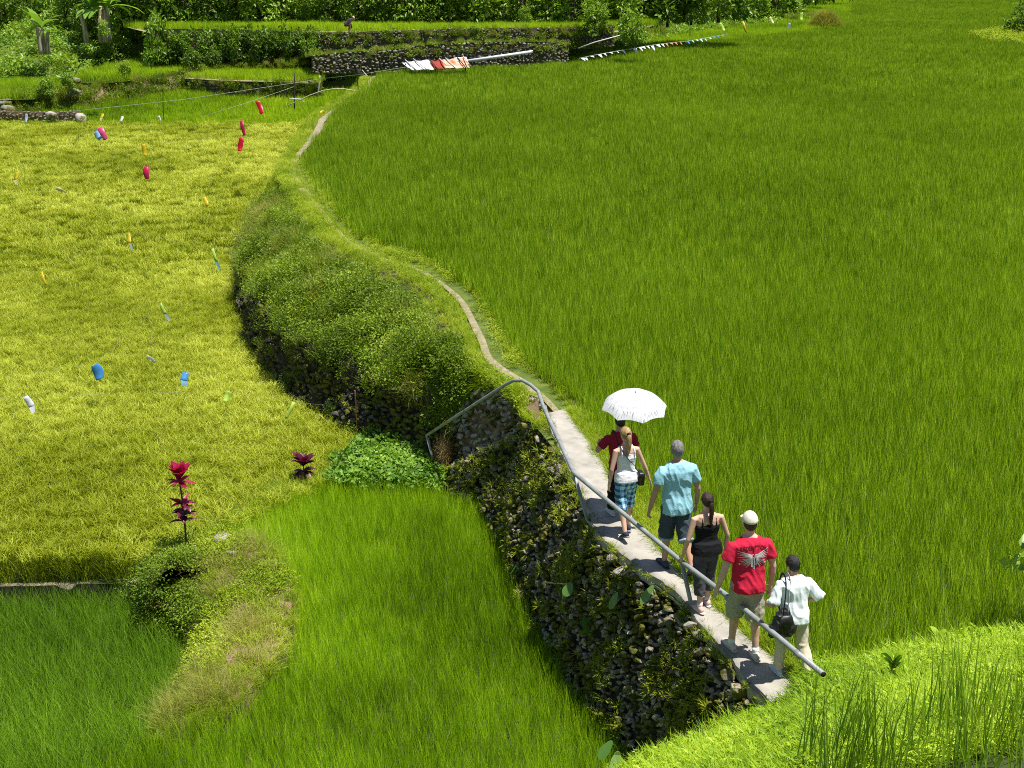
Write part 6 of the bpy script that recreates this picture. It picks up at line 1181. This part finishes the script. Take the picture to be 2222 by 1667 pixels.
# loose path edge stones in view
for i, (x, y, s, lab) in enumerate(((1555, 1412, .17, 'tan rounded stone under the path edge below the red shirted walker'), (1290, 1120, .12, 'dark mossy stone at the path edge in the umbrella shadow'), (1350, 1240, .13, 'pale jutting stone below the path near the third walker'), (1385, 1252, .15, 'mossy pale stone jutting out under the path shadow'), (1650, 1500, .19, 'big shaded stone under the nearest end of the path'), (1600, 1505, .16, 'dark stone beside the big shaded one'), (1160, 905, .15, 'pale top stone at the head of the stair'), (1130, 925, .12, 'grey stone below the head of the stair'))): mb = MB(); V, F = STONES[(i*3) % 10]; mb.add(V*[s*1.15, s, s*.8], F, .8); tag(build('stone', mb, M['stone_dry'] if i % 2 == 0 else M['stone'], loc=tuple(at(x, y, -.08)), smooth=False), lab, 'stone')
cord([at(775, 930, -1.75), at(770, 848, -.35)], .012, 'thin reddish stake in front of the dark wall', 'stake', 'stake', plainmat('rusty_stake', two((.34, .14, .08)), 6, .8)); cord([at(868, 912, -1.7), at(885, 888, -1.4), at(898, 860, -1.0)], .016, 'pale dead branch leaning on the dark wall', 'branch', 'branch', PG); cord([at(888, 905, -1.7), at(905, 885, -1.45), at(930, 878, -1.3)], .012, 'short forked dead branch on the dark wall', 'branch', 'branch', PG); cord([on_wall(1180, 1265), on_wall(1225, 1272)+[-.02, -.05, .02]], .012, 'pale bamboo stick poking out of the mossy wall', 'stick', 'stick', BM)
p = at(1790, 66, .0); mb = MB(); g_ = np.random.default_rng(6); n_ = 2600; a = g_.uniform(0, 2*PI, n_); r_ = np.sqrt(g_.uniform(0, 1, n_)); b = np.stack([np.cos(a)*r_*1.5, np.sin(a)*r_*1.3, (1-r_**2)*1.5], 1); mb.add(*blades(g_, b, g_.uniform(.4, .9, n_), np.full(n_, .03), g_.uniform(.1, .9, n_), a, g_.uniform(.2, 1.1, n_), 2)); tag(build('grass_clump', mb, M['dry'], loc=tuple(p)), 'tan grass mound at the far edge of the upper field', 'grass clump')
# ================================================================== LIGHT
EL, AZ = math.radians(74), math.radians(-16)          # sun high on the right
sd = np.array([math.cos(EL)*math.cos(AZ), math.cos(EL)*math.sin(AZ), math.sin(EL)])
sl = bpy.data.lights.new('sun', 'SUN'); sl.energy = 5.0; sl.angle = math.radians(.5); sl.color = (1, .96, .89)
so = bpy.data.objects.new('sun', sl); COL.objects.link(so); so.location = (20, 10, 40)
so.rotation_euler = Vector(-sd).to_track_quat('-Z', 'Y').to_euler()
w = bpy.data.worlds.new('World'); SC.world = w; w.use_nodes = True; nt = w.node_tree
for n in list(nt.nodes): nt.nodes.remove(n)
sky = nt.nodes.new('ShaderNodeTexSky'); sky.sky_type = 'NISHITA'; sky.sun_disc = False; sky.sun_elevation = EL; sky.sun_rotation = PI/2 - AZ; sky.altitude = 1000
bg = nt.nodes.new('ShaderNodeBackground'); bg.inputs[1].default_value = .065; wo = nt.nodes.new('ShaderNodeOutputWorld')
nt.links.new(sky.outputs[0], bg.inputs[0]); nt.links.new(bg.outputs[0], wo.inputs[0])
vs = SC.view_settings; vs.view_transform = 'Standard'; vs.look = 'None'; vs.gamma = 1; vs.use_curve_mapping = False; vs.exposure = .55
SC.cycles.use_denoising = False; SC.cycles.filter_width = 1.0
SC.cycles.max_bounces = 6; SC.cycles.diffuse_bounces = 4; SC.cycles.glossy_bounces = 2; SC.cycles.transmission_bounces = 3; SC.cycles.transparent_max_bounces = 4
